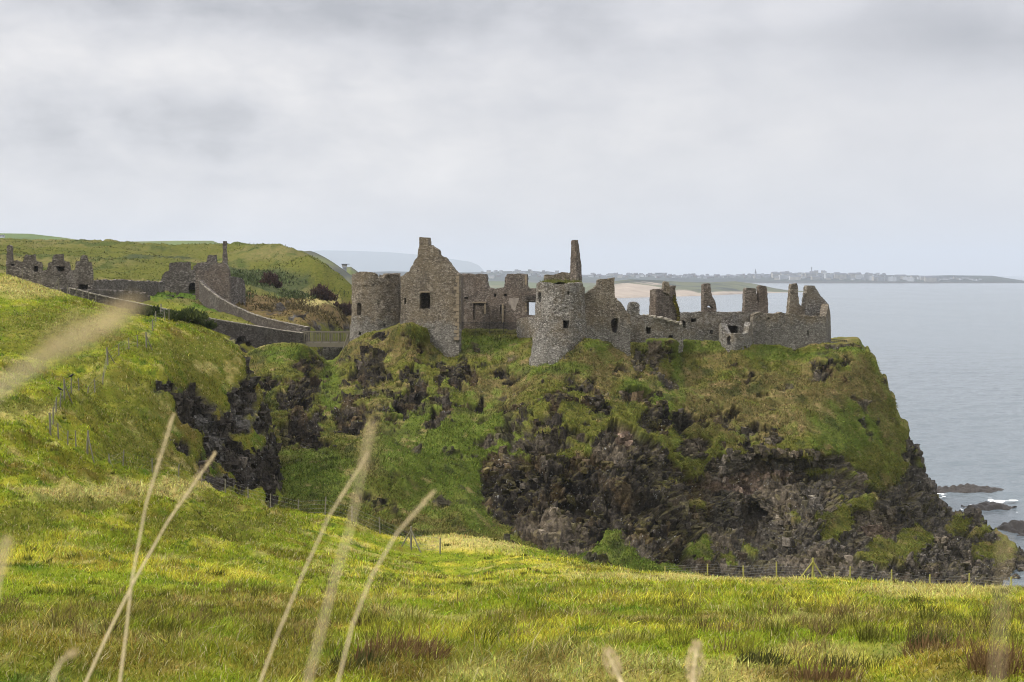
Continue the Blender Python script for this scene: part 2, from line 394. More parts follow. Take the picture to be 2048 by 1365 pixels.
for p, z, D in ((760, 2, 300), (790, -5, 400), (720, 0, 460), (740, -5, 620), (600, 30, 620), (300, 46, 620), (0, 50, 620), (-400, 54, 620), (760, 2, 240), (720, 8, 225), (690, 18, 215)): hid(p, z, D)
AC = np.array(AC)
fA = RBF(np.c_[AC[:, 0] / 400, np.log(AC[:, 2]) / 0.3], AC[:, 1] - fieldrow(AC[:, 2]), 0.12)
def zA(px, D):
    px = np.atleast_1d(np.asarray(px, float)); D = np.atleast_1d(np.asarray(D, float))
    r = fA(np.c_[px / 400, np.log(D) / 0.3]) * sstep(5, 16, D)
    z = ZC + (HOR - (fieldrow(D) + r)) / F * D
    sky_row = np.interp(px, [-400, 0, 130, 200, 250, 350, 450, 500, 560, 600, 640, 680, 705, 720, 760], [462, 475, 475, 479, 487, 490, 491, 492, 495, 506, 524, 553, 576, 600, 640])
    lim = ZC + (HOR - sky_row) / F * D - np.maximum(D - 430, 0) * .03
    z = np.where((D > 270) & (px < 780), np.minimum(z, lim), z)
    return np.maximum(z, -6.0)
ROCK_A = [(470, 850, 40, 28), (455, 905, 34, 26), (530, 830, 16, 30), (505, 745, 14, 24), (385, 800, 30, 18), (400, 925, 26, 14), (340, 780, 20, 15), (400, 828, 46, 34), (428, 882, 18, 30), (362, 886, 20, 16), (430, 957, 38, 16), (482, 935, 20, 38), (480, 798, 26, 32), (497, 787, 17, 42), (545, 915, 36, 52), (556, 960, 20, 40), (502, 935, 25, 35), (543, 985, 14, 30), (520, 850, 20, 30),
  (535, 686, 60, 15), (480, 680, 25, 8), (556, 620, 25, 10), (600, 636, 15, 6), (647, 653, 24, 9), (695, 655, 8, 14), (655, 705, 30, 16), (590, 690, 18, 14), (700, 590, 10, 5), (345, 602, 28, 4)]
drows = np.concatenate([np.exp(np.arange(math.log(0.8), math.log(60), 0.012)), np.exp(np.arange(math.log(60), math.log(240), 0.0034)), np.exp(np.arange(math.log(240), math.log(625), 0.006))])
pcols = np.concatenate([np.arange(-1000, -400, 40.0), np.arange(-400, 2351, 5.0), np.arange(2375, 3400, 40.0)])
DD, PP = np.meshgrid(drows, pcols, indexing='ij')
zz_ = zA(PP.ravel(), DD.ravel())
pos = np.c_[(PP.ravel() - CX) / F * DD.ravel(), DD.ravel(), zz_]
Dv = pos[:, 1]
fpx, fpy = pix(pos)
nw = fbm(pos, 2.2, 3, 41)
rockA = ells(fpx + 20 * fbm(pos, 3.5, 4, 51), fpy + 18 * fbm(pos, 3.0, 4, 52), ROCK_A)
nw = fbm(pos, 1.8, 5, 41, .62)
rockA = sstep(-0.06, 0.14, rockA + 0.75 * nw) * (Dv > 105)
lump = fbm(pos * [1, 1, .6], 7.0, 3, 3) * 0.42 + fbm(pos, 1.4, 3, 5) * 0.30
calm = np.interp(PP.ravel(), [450, 750], [0, 1]) * (Dv < 116)
near = sstep(60, 25, Dv)
lump = fbm(pos * [1, 1, .6], 7.0, 3, 3) * (.42 - .28 * calm) + fbm(pos, 1.1, 3, 5) * (.30 - .10 * np.maximum(calm, near)) + fbm(pos, 2.8, 3, 6) * .20 * calm
lump *= sstep(2, 14, Dv) * (1 + 1.2 * sstep(45, 70, Dv) * (1 - calm)) * (1 - .72 * sstep(125, 145, Dv) * sstep(225, 210, Dv))
lump = lump + sstep(220, 300, Dv) * fbm(pos, 22, 4, 8) * 1.2
G = pos.reshape(DD.shape + (3,)); nrm = gnormals(G).reshape(-1, 3); nrm *= np.sign(nrm[:, 2:3] + 1e-9)
land_up = (pos[:, 2] > -5.9)
pos[:, 2] += lump * land_up
w1, w2, wi = worley(pos * [1, 1, .7], 2.6, 60)
w1b, w2b, wib = worley(pos, 1.0, 66)
rd = (w2 - w1) * 1.0 + ridged(pos, 2.2, 4, 70) * 0.55 + (w2b - w1b) * .7 + (wib - .5) * .5 - 1.0
pos += nrm * (rd * rockA)[:, None]
def turf_col(p, px, py):
    """albedo of the turf by patches of plants: fresh grass, olive moss, straw, rust dock, heath; plus the shade of the spur slope, painted in"""
    a = fbm(p, 3.6, 4, 101); b = fbm(p * [1, 1, .5], 1.3, 4, 111, .6); c = fbm(p, 6.5, 4, 121); D = p[:, 1]
    fresh = np.array([.160, .200, .016]); yel = np.array([.325, .312, .036]); olive = np.array([.110, .108, .012]); straw = np.array([.36, .315, .12]); rust = np.array([.125, .080, .028]); deep = np.array([.045, .085, .010])
    def mixc(c0, c1, f): return c0 + (c1 - c0) * f[:, None]
    o = np.tile(fresh, (len(p), 1))
    o = mixc(o, yel, sstep(-.15, .35, a + .35 * b))
    left = sstep(800, 500, px) * sstep(45, 75, D)
    o = mixc(o, fresh * .92, left * .6)
    o = mixc(o, olive, sstep(.10, .42, c + .6 * b) * 0.8)
    o = mixc(o, np.array([.088, .088, .016]), sstep(-.45, .3, ells(px, py, [(450, 820, 130, 150), (510, 780, 60, 120), (330, 860, 80, 90), (420, 900, 130, 70)]) + .6 * b) * .85 * (D > 100))  # shade of the slope turned away from the sun, painted as darker olive
    o = mixc(o, deep, sstep(.12, .5, -b + .3 * a) * 0.8)
    st = sstep(.16, .45, fbm(p, 1.8, 4, 131)) * 0.5
    st = np.maximum(st, 0.7 * sstep(-.2, .45, ells(px, py, [(1880, 1186, 170, 20), (1500, 1158, 420, 9), (950, 1084, 150, 18), (60, 575, 120, 24), (60, 830, 110, 12), (220, 985, 190, 22), (330, 985, 110, 20), (160, 650, 80, 20)]) + .5 * b))
    o = mixc(o, straw, st)
    rs = .65 * sstep(0, .8, ells(px, py, [(150, 1330, 420, 120), (560, 1290, 200, 90), (820, 1330, 150, 70), (1900, 1345, 170, 60), (250, 1230, 220, 40), (1950, 1290, 80, 25), (1650, 1350, 160, 30), (1060, 1345, 80, 30)]) + .9 * b)
    rs = np.maximum(rs, sstep(.22, .5, fbm(p, 2.0, 4, 141) + .25 * c) * 0.55)
    o = mixc(o, rust, rs * 0.85)
    dk = sstep(-.2, .35, ells(px, py, [(50, 1045, 75, 36), (430, 1055, 170, 32), (90, 650, 130, 38), (100, 690, 90, 20), (240, 800, 110, 55), (270, 900, 90, 40), (420, 1020, 60, 14), (330, 700, 90, 22), (420, 700, 50, 30), (60, 820, 120, 12), (140, 1005, 100, 14), (180, 730, 60, 10)]) + .6 * b)
    o = mixc(o, np.array([.105, .115, .018]), dk * 0.8)
    return o
colA = turf_col(pos, fpx, fpy)
# far pasture and its slopes
def mixc(c0, c1, f): return c0 + (np.asarray(c1) - c0) * f[:, None]
ff = sstep(205, 235, Dv)
na = fbm(pos, 30, 4, 201); nb = fbm(pos * [1, .5, 1], 7, 4, 211)
past = np.tile(np.array([.150, .165, .036]), (len(pos), 1))
past *= .60
past = mixc(past, [.130, .125, .045], sstep(-.2, .4, na + .5 * nb)); past = mixc(past, [.050, .072, .018], sstep(.05, .45, nb - .3 * na + .5 * fbm(pos * [1, .4, 1], 2.6, 3, 215)) * .85)
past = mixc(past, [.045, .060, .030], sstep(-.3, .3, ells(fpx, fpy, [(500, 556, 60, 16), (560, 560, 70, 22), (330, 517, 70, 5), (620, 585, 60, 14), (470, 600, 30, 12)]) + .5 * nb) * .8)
past = mixc(past, [.115, .080, .040], sstep(-.3, .3, ells(fpx, fpy, [(600, 630, 110, 34), (520, 610, 60, 20), (560, 650, 60, 16), (690, 630, 30, 25), (570, 605, 60, 12)]) + .5 * nb) * .8)
past = mixc(past, [.075, .125, .020], sstep(-.2, .3, ells(fpx, fpy, [(300, 597, 120, 7), (420, 617, 60, 9), (350, 590, 60, 5)])))
past = mixc(past, [.30, .27, .11], sstep(-.2, .3, ells(fpx, fpy, [(640, 603, 50, 6), (620, 600, 30, 8)]) + .4 * nb))
colA = mixc(colA, past, ff)
rockc = np.array([.048, .041, .034]) * (0.6 + 0.8 * wi)[:, None]
rockc = mixc(rockc, [.15, .145, .135], sstep(.15, .45, fbm(pos, 3.2, 4, 221)) * .45)
colA = mixc(colA, rockc, rockA)
ground = bigmesh('ground', pos, gridquads(len(drows), len(pcols)), M['ground'], colA, {'rock': rockA})
tag(ground, kind='structure')
posA = pos; rockA_ = rockA
idxA = np.arange(len(pos)).reshape(DD.shape)
def groundA(px, D):
    """displaced height of the sheet at bearing px and distance D (nearest grid sample, bilinear)"""
    i = np.interp(D, drows, np.arange(len(drows))); j = np.interp(px, pcols, np.arange(len(pcols)))
    i0 = int(min(max(math.floor(i), 0), len(drows) - 2)); j0 = int(min(max(math.floor(j), 0), len(pcols) - 2)); fi, fj = i - i0, j - j0
    z = posA[:, 2].reshape(DD.shape)
    return float((z[i0, j0] * (1 - fj) + z[i0, j0 + 1] * fj) * (1 - fi) + (z[i0 + 1, j0] * (1 - fj) + z[i0 + 1, j0 + 1] * fj) * fi)

# ------------------------------------------------------------------ the headland under the castle, and the gully before it
YT = np.array([(400, 800), (440, 770), (470, 735), (500, 705), (530, 693), (570, 688), (605, 690), (625, 700), (640, 716), (655, 726), (668, 722), (680, 712), (697, 690), (735, 668), (765, 664), (790, 655), (803, 650), (822, 648), (845, 655), (870, 660), (925, 663), (1060, 665), (1150, 672), (1185, 681), (1215, 684), (1260, 687), (1290, 687), (1294, 682), (1345, 680), (1362, 688), (1372, 682), (1440, 685), (1500, 690), (1560, 692), (1590, 700), (1608, 697), (1622, 692), (1660, 689), (1718, 687), (1727, 697), (1750, 738), (1772, 764), (1780, 790), (1790, 802), (1794, 830), (1820, 880), (1832, 900), (1843, 929), (1847, 953), (1867, 983), (1876, 1010), (1898, 1016), (1910, 1035), (1944, 1032), (1957, 1043), (1968, 1054), (1992, 1076), (2030, 1102), (2044, 1118), (2070, 1130), (2130, 1175)], float)
BC = [(440, 780, 188), (500, 708, 196), (570, 690, 197), (605, 694, 196), (640, 718, 205), (655, 728, 207), (680, 714, 206), (697, 692, 204), (735, 670, 203), (790, 657, 199), (815, 650, 194.5), (845, 662, 195), (853, 689, 195.3), (868, 701, 195.0), (905, 713, 194.2), (918, 706, 194.5), (930, 680, 199), (935, 664, 204), (1000, 665, 204), (1045, 668, 203), (1050, 690, 197), (1053, 727, 185.5), (1075, 729, 182.6), (1120, 719, 181.6), (1150, 699, 182.2), (1172, 684, 182.8), (1185, 682, 183.0), (1215, 706, 184.0), (1250, 730, 184.8), (1262, 735, 185), (1268, 690, 189), (1290, 688, 189.5), (1296, 684, 191), (1320, 681, 191), (1345, 681, 192), (1362, 690, 197), (1375, 683, 198.3), (1438, 685, 199.5), (1446, 700, 197), (1472, 702, 195.5), (1500, 700, 197), (1508, 691, 200.5), (1580, 694, 202.5), (1596, 703, 203.5), (1615, 694, 202), (1660, 690, 203), (1720, 688, 205),
  (1318, 735, 189), (1360, 740, 193),
  (500, 760, 186), (530, 740, 188), (600, 760, 184), (560, 800, 176), (600, 850, 170), (580, 900, 160), (640, 890, 163), (650, 800, 180), (680, 740, 197), (670, 790, 184), (700, 820, 176), (720, 850, 168),
  (570, 1000, 140), (650, 1000, 141), (760, 1050, 134), (650, 930, 152), (760, 930, 150), (760, 840, 166), (870, 1050, 138), (860, 950, 155), (870, 860, 168), (940, 1000, 148), (960, 1080, 134), (940, 880, 166),
  (735, 720, 196), (735, 760, 189), (770, 700, 197), (760, 790, 179), (820, 720, 191), (830, 785, 181), (800, 830, 173), (920, 745, 190), (900, 800, 177), (880, 835, 171), (990, 720, 192), (1000, 770, 184), (980, 810, 178),
  (960, 850, 171), (955, 930, 162), (965, 990, 155), (1010, 1045, 148), (1150, 1088, 144), (1220, 1065, 148), (1320, 1115, 142), (1060, 880, 163), (1100, 820, 170), (1060, 780, 177), (1150, 760, 177), (1100, 950, 156), (1150, 1010, 154), (1080, 1010, 152), (1200, 850, 168), (1250, 950, 158), (1300, 1030, 154), (1300, 900, 165), (1300, 800, 178), (1220, 780, 176), (1370, 780, 186), (1372, 850, 178), (1390, 930, 173),
  (1450, 760, 190), (1500, 800, 188), (1500, 890, 179), (1530, 905, 176), (1620, 905, 177), (1530, 935, 179), (1620, 950, 180), (1560, 880, 180), (1500, 1000, 174), (1510, 1040, 176), (1560, 1030, 170), (1500, 1130, 158), (1400, 1060, 163), (1400, 1140, 150), (1600, 1130, 160), (1640, 1000, 172), (1700, 1130, 163), (1600, 800, 190), (1640, 755, 194), (1700, 800, 194), (1700, 900, 185), (1750, 960, 186), (1740, 740, 202), (1780, 800, 203), (1790, 900, 195), (1845, 960, 200), (1800, 1000, 187), (1780, 1060, 181), (1870, 1000, 199), (1905, 1040, 198), (1955, 1045, 200), (1990, 1085, 197), (2040, 1120, 194), (1900, 1080, 187), (1900, 1140, 176), (1800, 1140, 168), (2040, 1170, 184), (2120, 1180, 195),
  (500, 1210, 118), (800, 1210, 122), (1100, 1210, 126), (1400, 1210, 138), (1700, 1210, 148), (2000, 1210, 165), (2130, 1210, 185), (420, 1000, 140), (440, 900, 160)]
BC = np.array(BC, float)
fB = RBF(BC[:, :2] / 100, BC[:, 2], 0.15)
bc = np.arange(432, 2120, 1.4); NR = 410
jit = sstep(1712, 1735, bc) * (6 * vnoise(np.c_[bc / 11, bc * 0, bc * 0], 7) + 3 * vnoise(np.c_[bc / 4, bc * 0, bc * 0], 8))
yt = np.interp(bc + jit, YT[:, 0], YT[:, 1]) + 1.2 * vnoise(np.c_[bc / 9, bc * 0, bc * 0], 5) + 0.8 * vnoise(np.c_[bc / 3.5, bc * 0, bc * 0], 6)
tt = np.linspace(0, 1, NR)[:, None]
PY = 1213 + (yt[None] - 1213) * tt; PX = np.repeat(bc[None], NR, 0)
DB = fB(np.c_[PX.ravel() / 100, PY.ravel() / 100]).reshape(PX.shape)
front = np.stack([(PX - CX) / F * DB, DB, ZC + (HOR - PY) / F * DB], -1)
Lp = np.interp(bc, [432, 690, 720, 1700, 1760, 1900, 2120], [5, 6, 27, 30, 16, 9, 6])
dtop = DB[-1]; ztop = front[-1, :, 2]; back = []
for fr, dz_ in ((.02, .08), (.06, .12), (.12, .15), (.2, .15), (.3, .1), (.45, .1), (.6, 0), (.75, 0), (.9, -.2), (1.0, -.8), (1.12, -3), (1.25, -8), (1.4, -16), (1.55, -26), (1.8, -48)):
    d = dtop + fr * Lp
    back.append(np.stack([(bc - CX) / F * d, d, ztop + dz_ * np.where(bc < 690, .6, 1)], -1))
G = np.concatenate([front, np.array(back)], 0); nr = G.shape[0]; isf = np.zeros((nr, len(bc))); isf[:NR] = 1
pos = G.reshape(-1, 3).copy(); nrm = gnormals(G).reshape(-1, 3); 
if nrm[:NR * len(bc), 1].mean() > 0: nrm = -nrm
bpx = np.r_[PX.ravel(), np.tile(bc, nr - NR)]; bpy_ = np.r_[PY.ravel(), np.repeat(np.arange(nr - NR), len(bc)) * 0 + np.tile(yt, nr - NR)]
ROCK_B = [(585, 790, 48, 34), (622, 765, 28, 24), (605, 845, 36, 28), (570, 858, 20, 22), (633, 880, 33, 20), (695, 822, 33, 30), (727, 810, 14, 13), (612, 728, 22, 11), (530, 762, 18, 28),
  (735, 750, 32, 42), (750, 707, 12, 20), (763, 674, 14, 8), (827, 784, 28, 27), (823, 742, 33, 20), (875, 759, 12, 13), (921, 748, 36, 27), (795, 814, 18, 22), (891, 802, 14, 20), (870, 830, 20, 20), (956, 806, 13, 17), (845, 684, 11, 9), (658, 712, 24, 14),
  (1124, 806, 35, 17), (1198, 823, 27, 15), (1150, 737, 17, 9), (1176, 752, 6, 7), (1317, 713, 32, 24), (1272, 732, 12, 30), (1338, 762, 22, 22), (1276, 793, 26, 14), (1305, 850, 33, 24), (1368, 856, 17, 24), (1392, 892, 30, 22), (970, 875, 20, 16), (1140, 773, 28, 7), (1005, 738, 26, 12), (945, 755, 10, 15), (1015, 830, 22, 11), (1100, 853, 28, 9), (1073, 783, 8, 5),
  (1637, 755, 30, 16), (1675, 727, 22, 10), (1521, 785, 16, 6), (1470, 825, 9, 14), (1552, 876, 26, 9), (1497, 875, 8, 15), (1623, 868, 8, 4), (1470, 722, 10, 6), (1765, 765, 10, 6), (1590, 697, 9, 9), (1690, 690, 40, 7), (1240, 745, 20, 6)]
POLY_R = [(954, 966), (961, 921), (995, 893), (1057, 873), (1112, 866), (1160, 852), (1188, 887), (1236, 848), (1284, 873), (1336, 900), (1367, 928), (1395, 950), (1424, 926), (1460, 904), (1526, 895), (1636, 902), (1684, 920), (1715, 945), (1783, 970), (1812, 940), (1808, 895), (1826, 870), (1850, 930), (1960, 1000), (2140, 1150), (2140, 1220), (1380, 1220), (1380, 1140), (1320, 1118), (1290, 1105), (1255, 1075), (1220, 1060), (1180, 1082), (1130, 1090), (1070, 1082), (1020, 1060), (985, 1035), (960, 990)]
GRASS_IN = [(1150, 895, 38, 16), (1400, 1008, 16, 13), (1673, 1040, 34, 34), (1660, 950, 55, 7), (1740, 968, 40, 7), (1790, 1100, 70, 22), (1400, 1105, 22, 28), (1995, 1098, 46, 17), (1825, 1085, 44, 26), (1920, 1045, 25, 10), (1500, 1095, 22, 10), (1040, 905, 22, 9), (1340, 960, 18, 9), (1725, 1010, 22, 16), (1590, 1015, 14, 6), (1455, 1120, 18, 12), (1960, 1062, 20, 8)]
wx = 20 * fbm(pos, 3.4, 4, 301) + 8 * fbm(pos, .9, 3, 303); wy = 17 * fbm(pos, 2.8, 4, 302) + 8 * fbm(pos, .9, 3, 304)
e1 = ells(bpx + wx, bpy_ + wy, ROCK_B)
pin = inpoly(bpx + wx, bpy_ + wy, POLY_R).astype(float)
e2 = ells(bpx + wx, bpy_ + wy, GRASS_IN)
nz = fbm(pos, 1.7, 5, 311, .62)
broad = ells(bpx + wx, bpy_ + wy, [(610, 810, 105, 95), (720, 760, 60, 90), (835, 765, 80, 75), (905, 760, 70, 60), (1120, 800, 150, 55), (1320, 800, 75, 110), (1000, 880, 70, 50), (1010, 745, 40, 20), (1640, 750, 55, 30), (1480, 860, 120, 35)])
e1 = np.maximum(e1, np.minimum(broad * .5, .12) - .20)
rockB = np.maximum(sstep(-.02, .07, e1 + .75 * nz), pin * sstep(.10, 0, e2 + .6 * nz))
slope_small = sstep(.30, .5, fbm(pos, 2.4, 4, 315)) * .9
rockB = np.maximum(rockB, slope_small * isf.ravel() * (bpx > 700))
rockB *= np.maximum(isf.ravel(), (bpx > 1722))
w1, w2, wi = worley(pos * [1, 1, .75], 3.0, 320); w1b, w2b, wib = worley(pos, 0.95, 330)
col_mask = sstep(-.2, .2, ells(bpx, bpy_, [(1317, 713, 32, 24)]))
w1c, w2c, wic = worley(pos, 0.42, 335)
rd = (np.minimum(w2 - w1, .7) - .35) * 1.5 + (wi - .5) * 1.3 + (np.minimum(w2b - w1b, .6) - .3) * 1.0 + (wib - .5) * .5 + (np.minimum(w2c - w1c, .6) - .3) * .42 + ridged(pos, 3.6, 5, 340) * 0.8 - .55
saw = (pos[:, 2] / 2.3 + .9 * fbm(pos, 7, 3, 345) + .05 * pos[:, 0]) % 1.0
rd = rd + (np.where(saw < .82, saw / .82, (1 - saw) / .18) - .5) * 1.1 * sstep(-.3, .2, fbm(pos, 9, 2, 347))
gd = fbm(pos, 5.5, 4, 350) * .9 + fbm(pos, 1.3, 3, 360) * .22
big = fbm(pos, 13, 3, 370) * 1.6
top_f = np.clip(1 - (np.repeat(np.arange(nr), len(bc)) - (NR - 22)) / 22.0, 0, 1)
sc_ = np.maximum(top_f, np.where(bpx > 1725, .6, .12))
disp = big * np.maximum(top_f, .0) * .8 * sstep(0, 1, top_f) + (gd * (1 - rockB) + rd * rockB) * sc_
# ledge and overhang band, cave mouths
disp += -.8 * sstep(0, .9, ells(bpx + wx, bpy_ + wy, [(1508, 1035, 22, 48), (1370, 860, 14, 20), (1480, 1000, 14, 20)])) - 1.2 * sstep(0, .6, ells(bpx, bpy_, [(1590, 925, 130, 9), (1120, 1005, 90, 12), (1180, 960, 50, 22)])) + .4 * sstep(0, .6, ells(bpx, bpy_, [(1570, 908, 130, 7)]))
pos += nrm * disp[:, None]
a = fbm(pos, 8, 4, 401); b_ = fbm(pos * [1, 1, .45], 1.8, 4, 411); c_ = fbm(pos, 3.5, 4, 421)
colB = np.tile(np.array([.098, .104, .022]), (len(pos), 1))
brown = sstep(-.25, .35, c_ + .35 * a + .45 * ells(bpx, bpy_, [(1430, 760, 130, 90), (1200, 740, 90, 60), (1640, 790, 120, 90), (800, 690, 90, 40), (740, 900, 25, 130), (1000, 760, 70, 60), (1550, 850, 120, 50)]).clip(-.6, 1))
colB = mixc(colB, [.140, .114, .050], brown * .72)
grn = sstep(-.4, .4, ells(bpx, bpy_, [(880, 900, 150, 110), (1000, 880, 50, 50), (960, 950, 40, 110), (1690, 860, 70, 50), (1360, 740, 10, 80), (1400, 690, 60, 12), (1540, 705, 40, 14), (1320, 800, 25, 40), (1190, 690, 30, 12), (660, 770, 22, 55), (640, 960, 90, 60), (1260, 1110, 170, 60), (570, 705, 60, 14), (1100, 735, 90, 12), (1600, 715, 80, 10), (960, 690, 60, 18), (1690, 700, 60, 8), (1270, 775, 30, 10), (1320, 688, 35, 8)]) + .6 * b_)
colB = mixc(colB, [.078, .118, .018], grn * .7)
colB = mixc(colB, [.135, .175, .035], sstep(.2, .5, b_ + .2 * a) * .5)
colB = mixc(colB, [.26, .20, .10], sstep(.25, .55, fbm(pos, 1.5, 4, 431)) * .5)
colB = mixc(colB, [.040, .052, .018], sstep(.18, .5, -b_ + .2 * c_) * .7)
gN = gnormals(pos.reshape(nr, len(bc), 3)).reshape(-1, 3)
gN *= np.sign(-gN[:NR * len(bc), 1].mean())
moss = .75 * sstep(.62, .85, gN[:, 2] + .35 * fbm(pos, 1.2, 3, 461) + .25 * fbm(pos, 6, 3, 462)) * isf.ravel()
rk = np.array([.036, .031, .026]) * (.35 + 1.1 * wib)[:, None]
rk = mixc(rk, [.130, .110, .085], sstep(.0, .4, fbm(pos, 4.0, 5, 441)) * .65 * (1 - .6 * sstep(1000, 900, bpx)))
rk = mixc(rk, [.115, .080, .042], sstep(.05, .45, fbm(pos, 2.6, 4, 451)) * .6)
pale = sstep(-.1, .5, ells(bpx + wx, bpy_ + wy, [(1095, 1042, 80, 30), (1760, 1040, 60, 36), (1560, 1020, 30, 40), (1230, 900, 50, 25), (1660, 1120, 130, 30), (1600, 910, 110, 10), (1430, 1080, 40, 30), (1392, 890, 30, 20), (1720, 955, 50, 20), (1316, 712, 30, 24), (1560, 985, 60, 25), (660, 704, 14, 10)]) + .45 * b_)
rk = mixc(rk, [.120, .108, .092], sstep(1380, 1480, bpx) * sstep(880, 930, bpy_) * (.35 + .3 * sstep(-.2, .3, b_)))
rk = mixc(rk, [.185, .152, .112], pale * .55)
pink = sstep(-.2, .4, ells(bpx, bpy_, [(1520, 950, 75, 10), (1470, 965, 60, 9), (1760, 1060, 40, 14), (1230, 855, 45, 8), (1250, 870, 20, 14)]) + .4 * b_)
rk = mixc(rk, [.215, .150, .112], pink * .6)
rk = mixc(rk, [.080, .072, .024], moss * .75)
colB = mixc(colB, rk, rockB)
rockG = rockB
rockB = rockB * (1 - .5 * moss)
headland = bigmesh('headland_cliff', pos, gridquads(nr, len(bc)), M['ground'], colB, {'rock': rockB})
tag(headland, kind='structure')
posB = pos; rockBv = rockG; colBv = colB

# ------------------------------------------------------------------ sea
def sea_material():
    m, t, b = material('sea_water')
    pos = t.node('ShaderNodeNewGeometry').outputs['Position']
    sw = t.noise(t.mapping(pos, (1, 1.5, 1), rot=(0, 0, .5)), 0.22, 6, 0.62, 0.4); ch = t.noise(t.mapping(pos, (1, 1.4, 1), rot=(0, 0, .4)), 1.1, 4, 0.6); lg = t.noise(t.mapping(pos, (1, .35, 1)), 0.012, 4, 0.6)
    t.set(b.inputs['Base Color'], t.mix(lg, (.09, .12, .14), (.14, .17, .19)))
    b.inputs['IOR'].default_value = 1.333; b.inputs['Specular IOR Level'].default_value = 0.5
    t.set(b.inputs['Roughness'], t.math('ADD', 0.10, t.math('MULTIPLY', lg, 0.12)))
    h = t.math('ADD', sw, t.math('MULTIPLY', ch, 0.30))
    t.set(b.inputs['Normal'], t.node('ShaderNodeBump', {'Strength': 0.6, 'Distance': 0.8, 'Height': h}).outputs[0])
    return m
M['sea'] = sea_material()
def build_sea():
    D = np.concatenate([np.exp(np.arange(math.log(120), math.log(1100), .0032)), np.exp(np.linspace(math.log(1110), math.log(24000), 60))]); pxs = np.concatenate([np.arange(-3500, 1580, 60), np.arange(1580, 2300, 2.0), np.arange(2320, 5200, 60)])
    d, p = np.meshgrid(D, pxs, indexing='ij'); d = d.ravel(); x = (p.ravel() - CX) / F * d
    q = np.c_[x, d, 0 * x]; c, s_ = math.cos(.35), math.sin(.35); u = np.c_[q[:, 0] * c + q[:, 1] * s_, -q[:, 0] * s_ + q[:, 1] * c, 0 * x]
    fade = sstep(1050, 300, d)
    z = (fbm(u * [.45, 1, 1], 5.5, 3, 901) * .42 + fbm(u * [.6, 1, 1], 1.9, 3, 905) * .20) * fade
    q[:, 2] = z
    o = bigmesh('sea', q, gridquads(len(D), len(pxs)), M['sea']); tag(o, kind='structure')
build_sea()
M['foam'] = plain('sea_foam', (.72, .74, .75), 0.7, 0.15, 1.0)
# rocks awash
M['skerry'] = plain('wet_black_rock', (.040, .034, .030), 0.55, 0.5, 1.2)
def skerry(cx, D, L, Wd, Hh, seed, label):
    n, m_ = 90, 36; u = np.linspace(-1.15, 1.15, n); v = np.linspace(-1.15, 1.15, m_); U, V = np.meshgrid(u, v, indexing='ij')
    x = (cx - CX) / F * D + U.ravel() * L; y = D + V.ravel() * Wd
    p = np.c_[x, y, x * 0]; r = np.sqrt(U.ravel() ** 2 + V.ravel() ** 2)
    r = r + .35 * fbm(p, L * .45, 3, seed)
    f1, f2, idv = worley(p, 1.3, seed + 4)
    z = Hh * (1 - r ** 1.6) * (.55 + .7 * fbm(p, 3.0, 3, seed + 1) + .5) * .8 + (f2 - f1) * .6 * (r < .95) - .25
    z = np.where(r > 1.1, -1.2, z)
    p[:, 2] = z
    o = mesh('sea_rock', p, gridquads(n, m_), M['skerry']); o.name = 'sea_rock'
    return tag(o, label, 'rock', 'rocks in the sea')
skerry(1912, 262, 9.03, 3.20, 1.36, 501, 'long low black reef running out from the foot of the cliff')
skerry(1973, 244, 4.94, 2.40, 1.20, 511, 'small black rock awash with white surf, between the other reefs')
skerry(2058, 221, 6.17, 3.60, 2.00, 521, 'broad brown topped rock at the edge of the water, nearest the green point')
skerry(2085, 203, 5.0, 4.0, 2.6, 531, 'brown rock tucked behind the grassy tip of the point')
def foam_sheet():
    xs = np.arange(55, 125, .33); ys = np.arange(205, 285, .33); X, Y = np.meshgrid(xs, ys, indexing='ij'); p = np.c_[X.ravel(), Y.ravel(), X.ravel() * 0]
    px, py = CX + F * p[:, 0] / p[:, 1], HOR + F * ZC / p[:, 1]
    k = ells(px, py, [(2005, 1021, 50, 5), (1925, 1024, 30, 4), (1900, 1000, 40, 4), (2010, 1090, 40, 5), (1990, 1010, 60, 10), (1890, 993, 30, 3), (2040, 1025, 40, 6), (1960, 998, 60, 3)])
    nn = fbm(p * [1, .5, 1], 2.4, 4, 541)
    keep = (k * .5 + nn + .25 * fbm(p, .8, 2, 545) > .50) & (k > -.8)
    Q = gridquads(len(xs), len(ys)); kq = keep[Q].all(1)
    p[:, 2] = .42
    used = np.unique(Q[kq]); remap = -np.ones(len(p), int); remap[used] = np.arange(len(used))
    o = mesh('foam', p[used], remap[Q[kq]], M['foam']); o.name = 'foam'
    tag(o, kind='stuff')
foam_sheet()

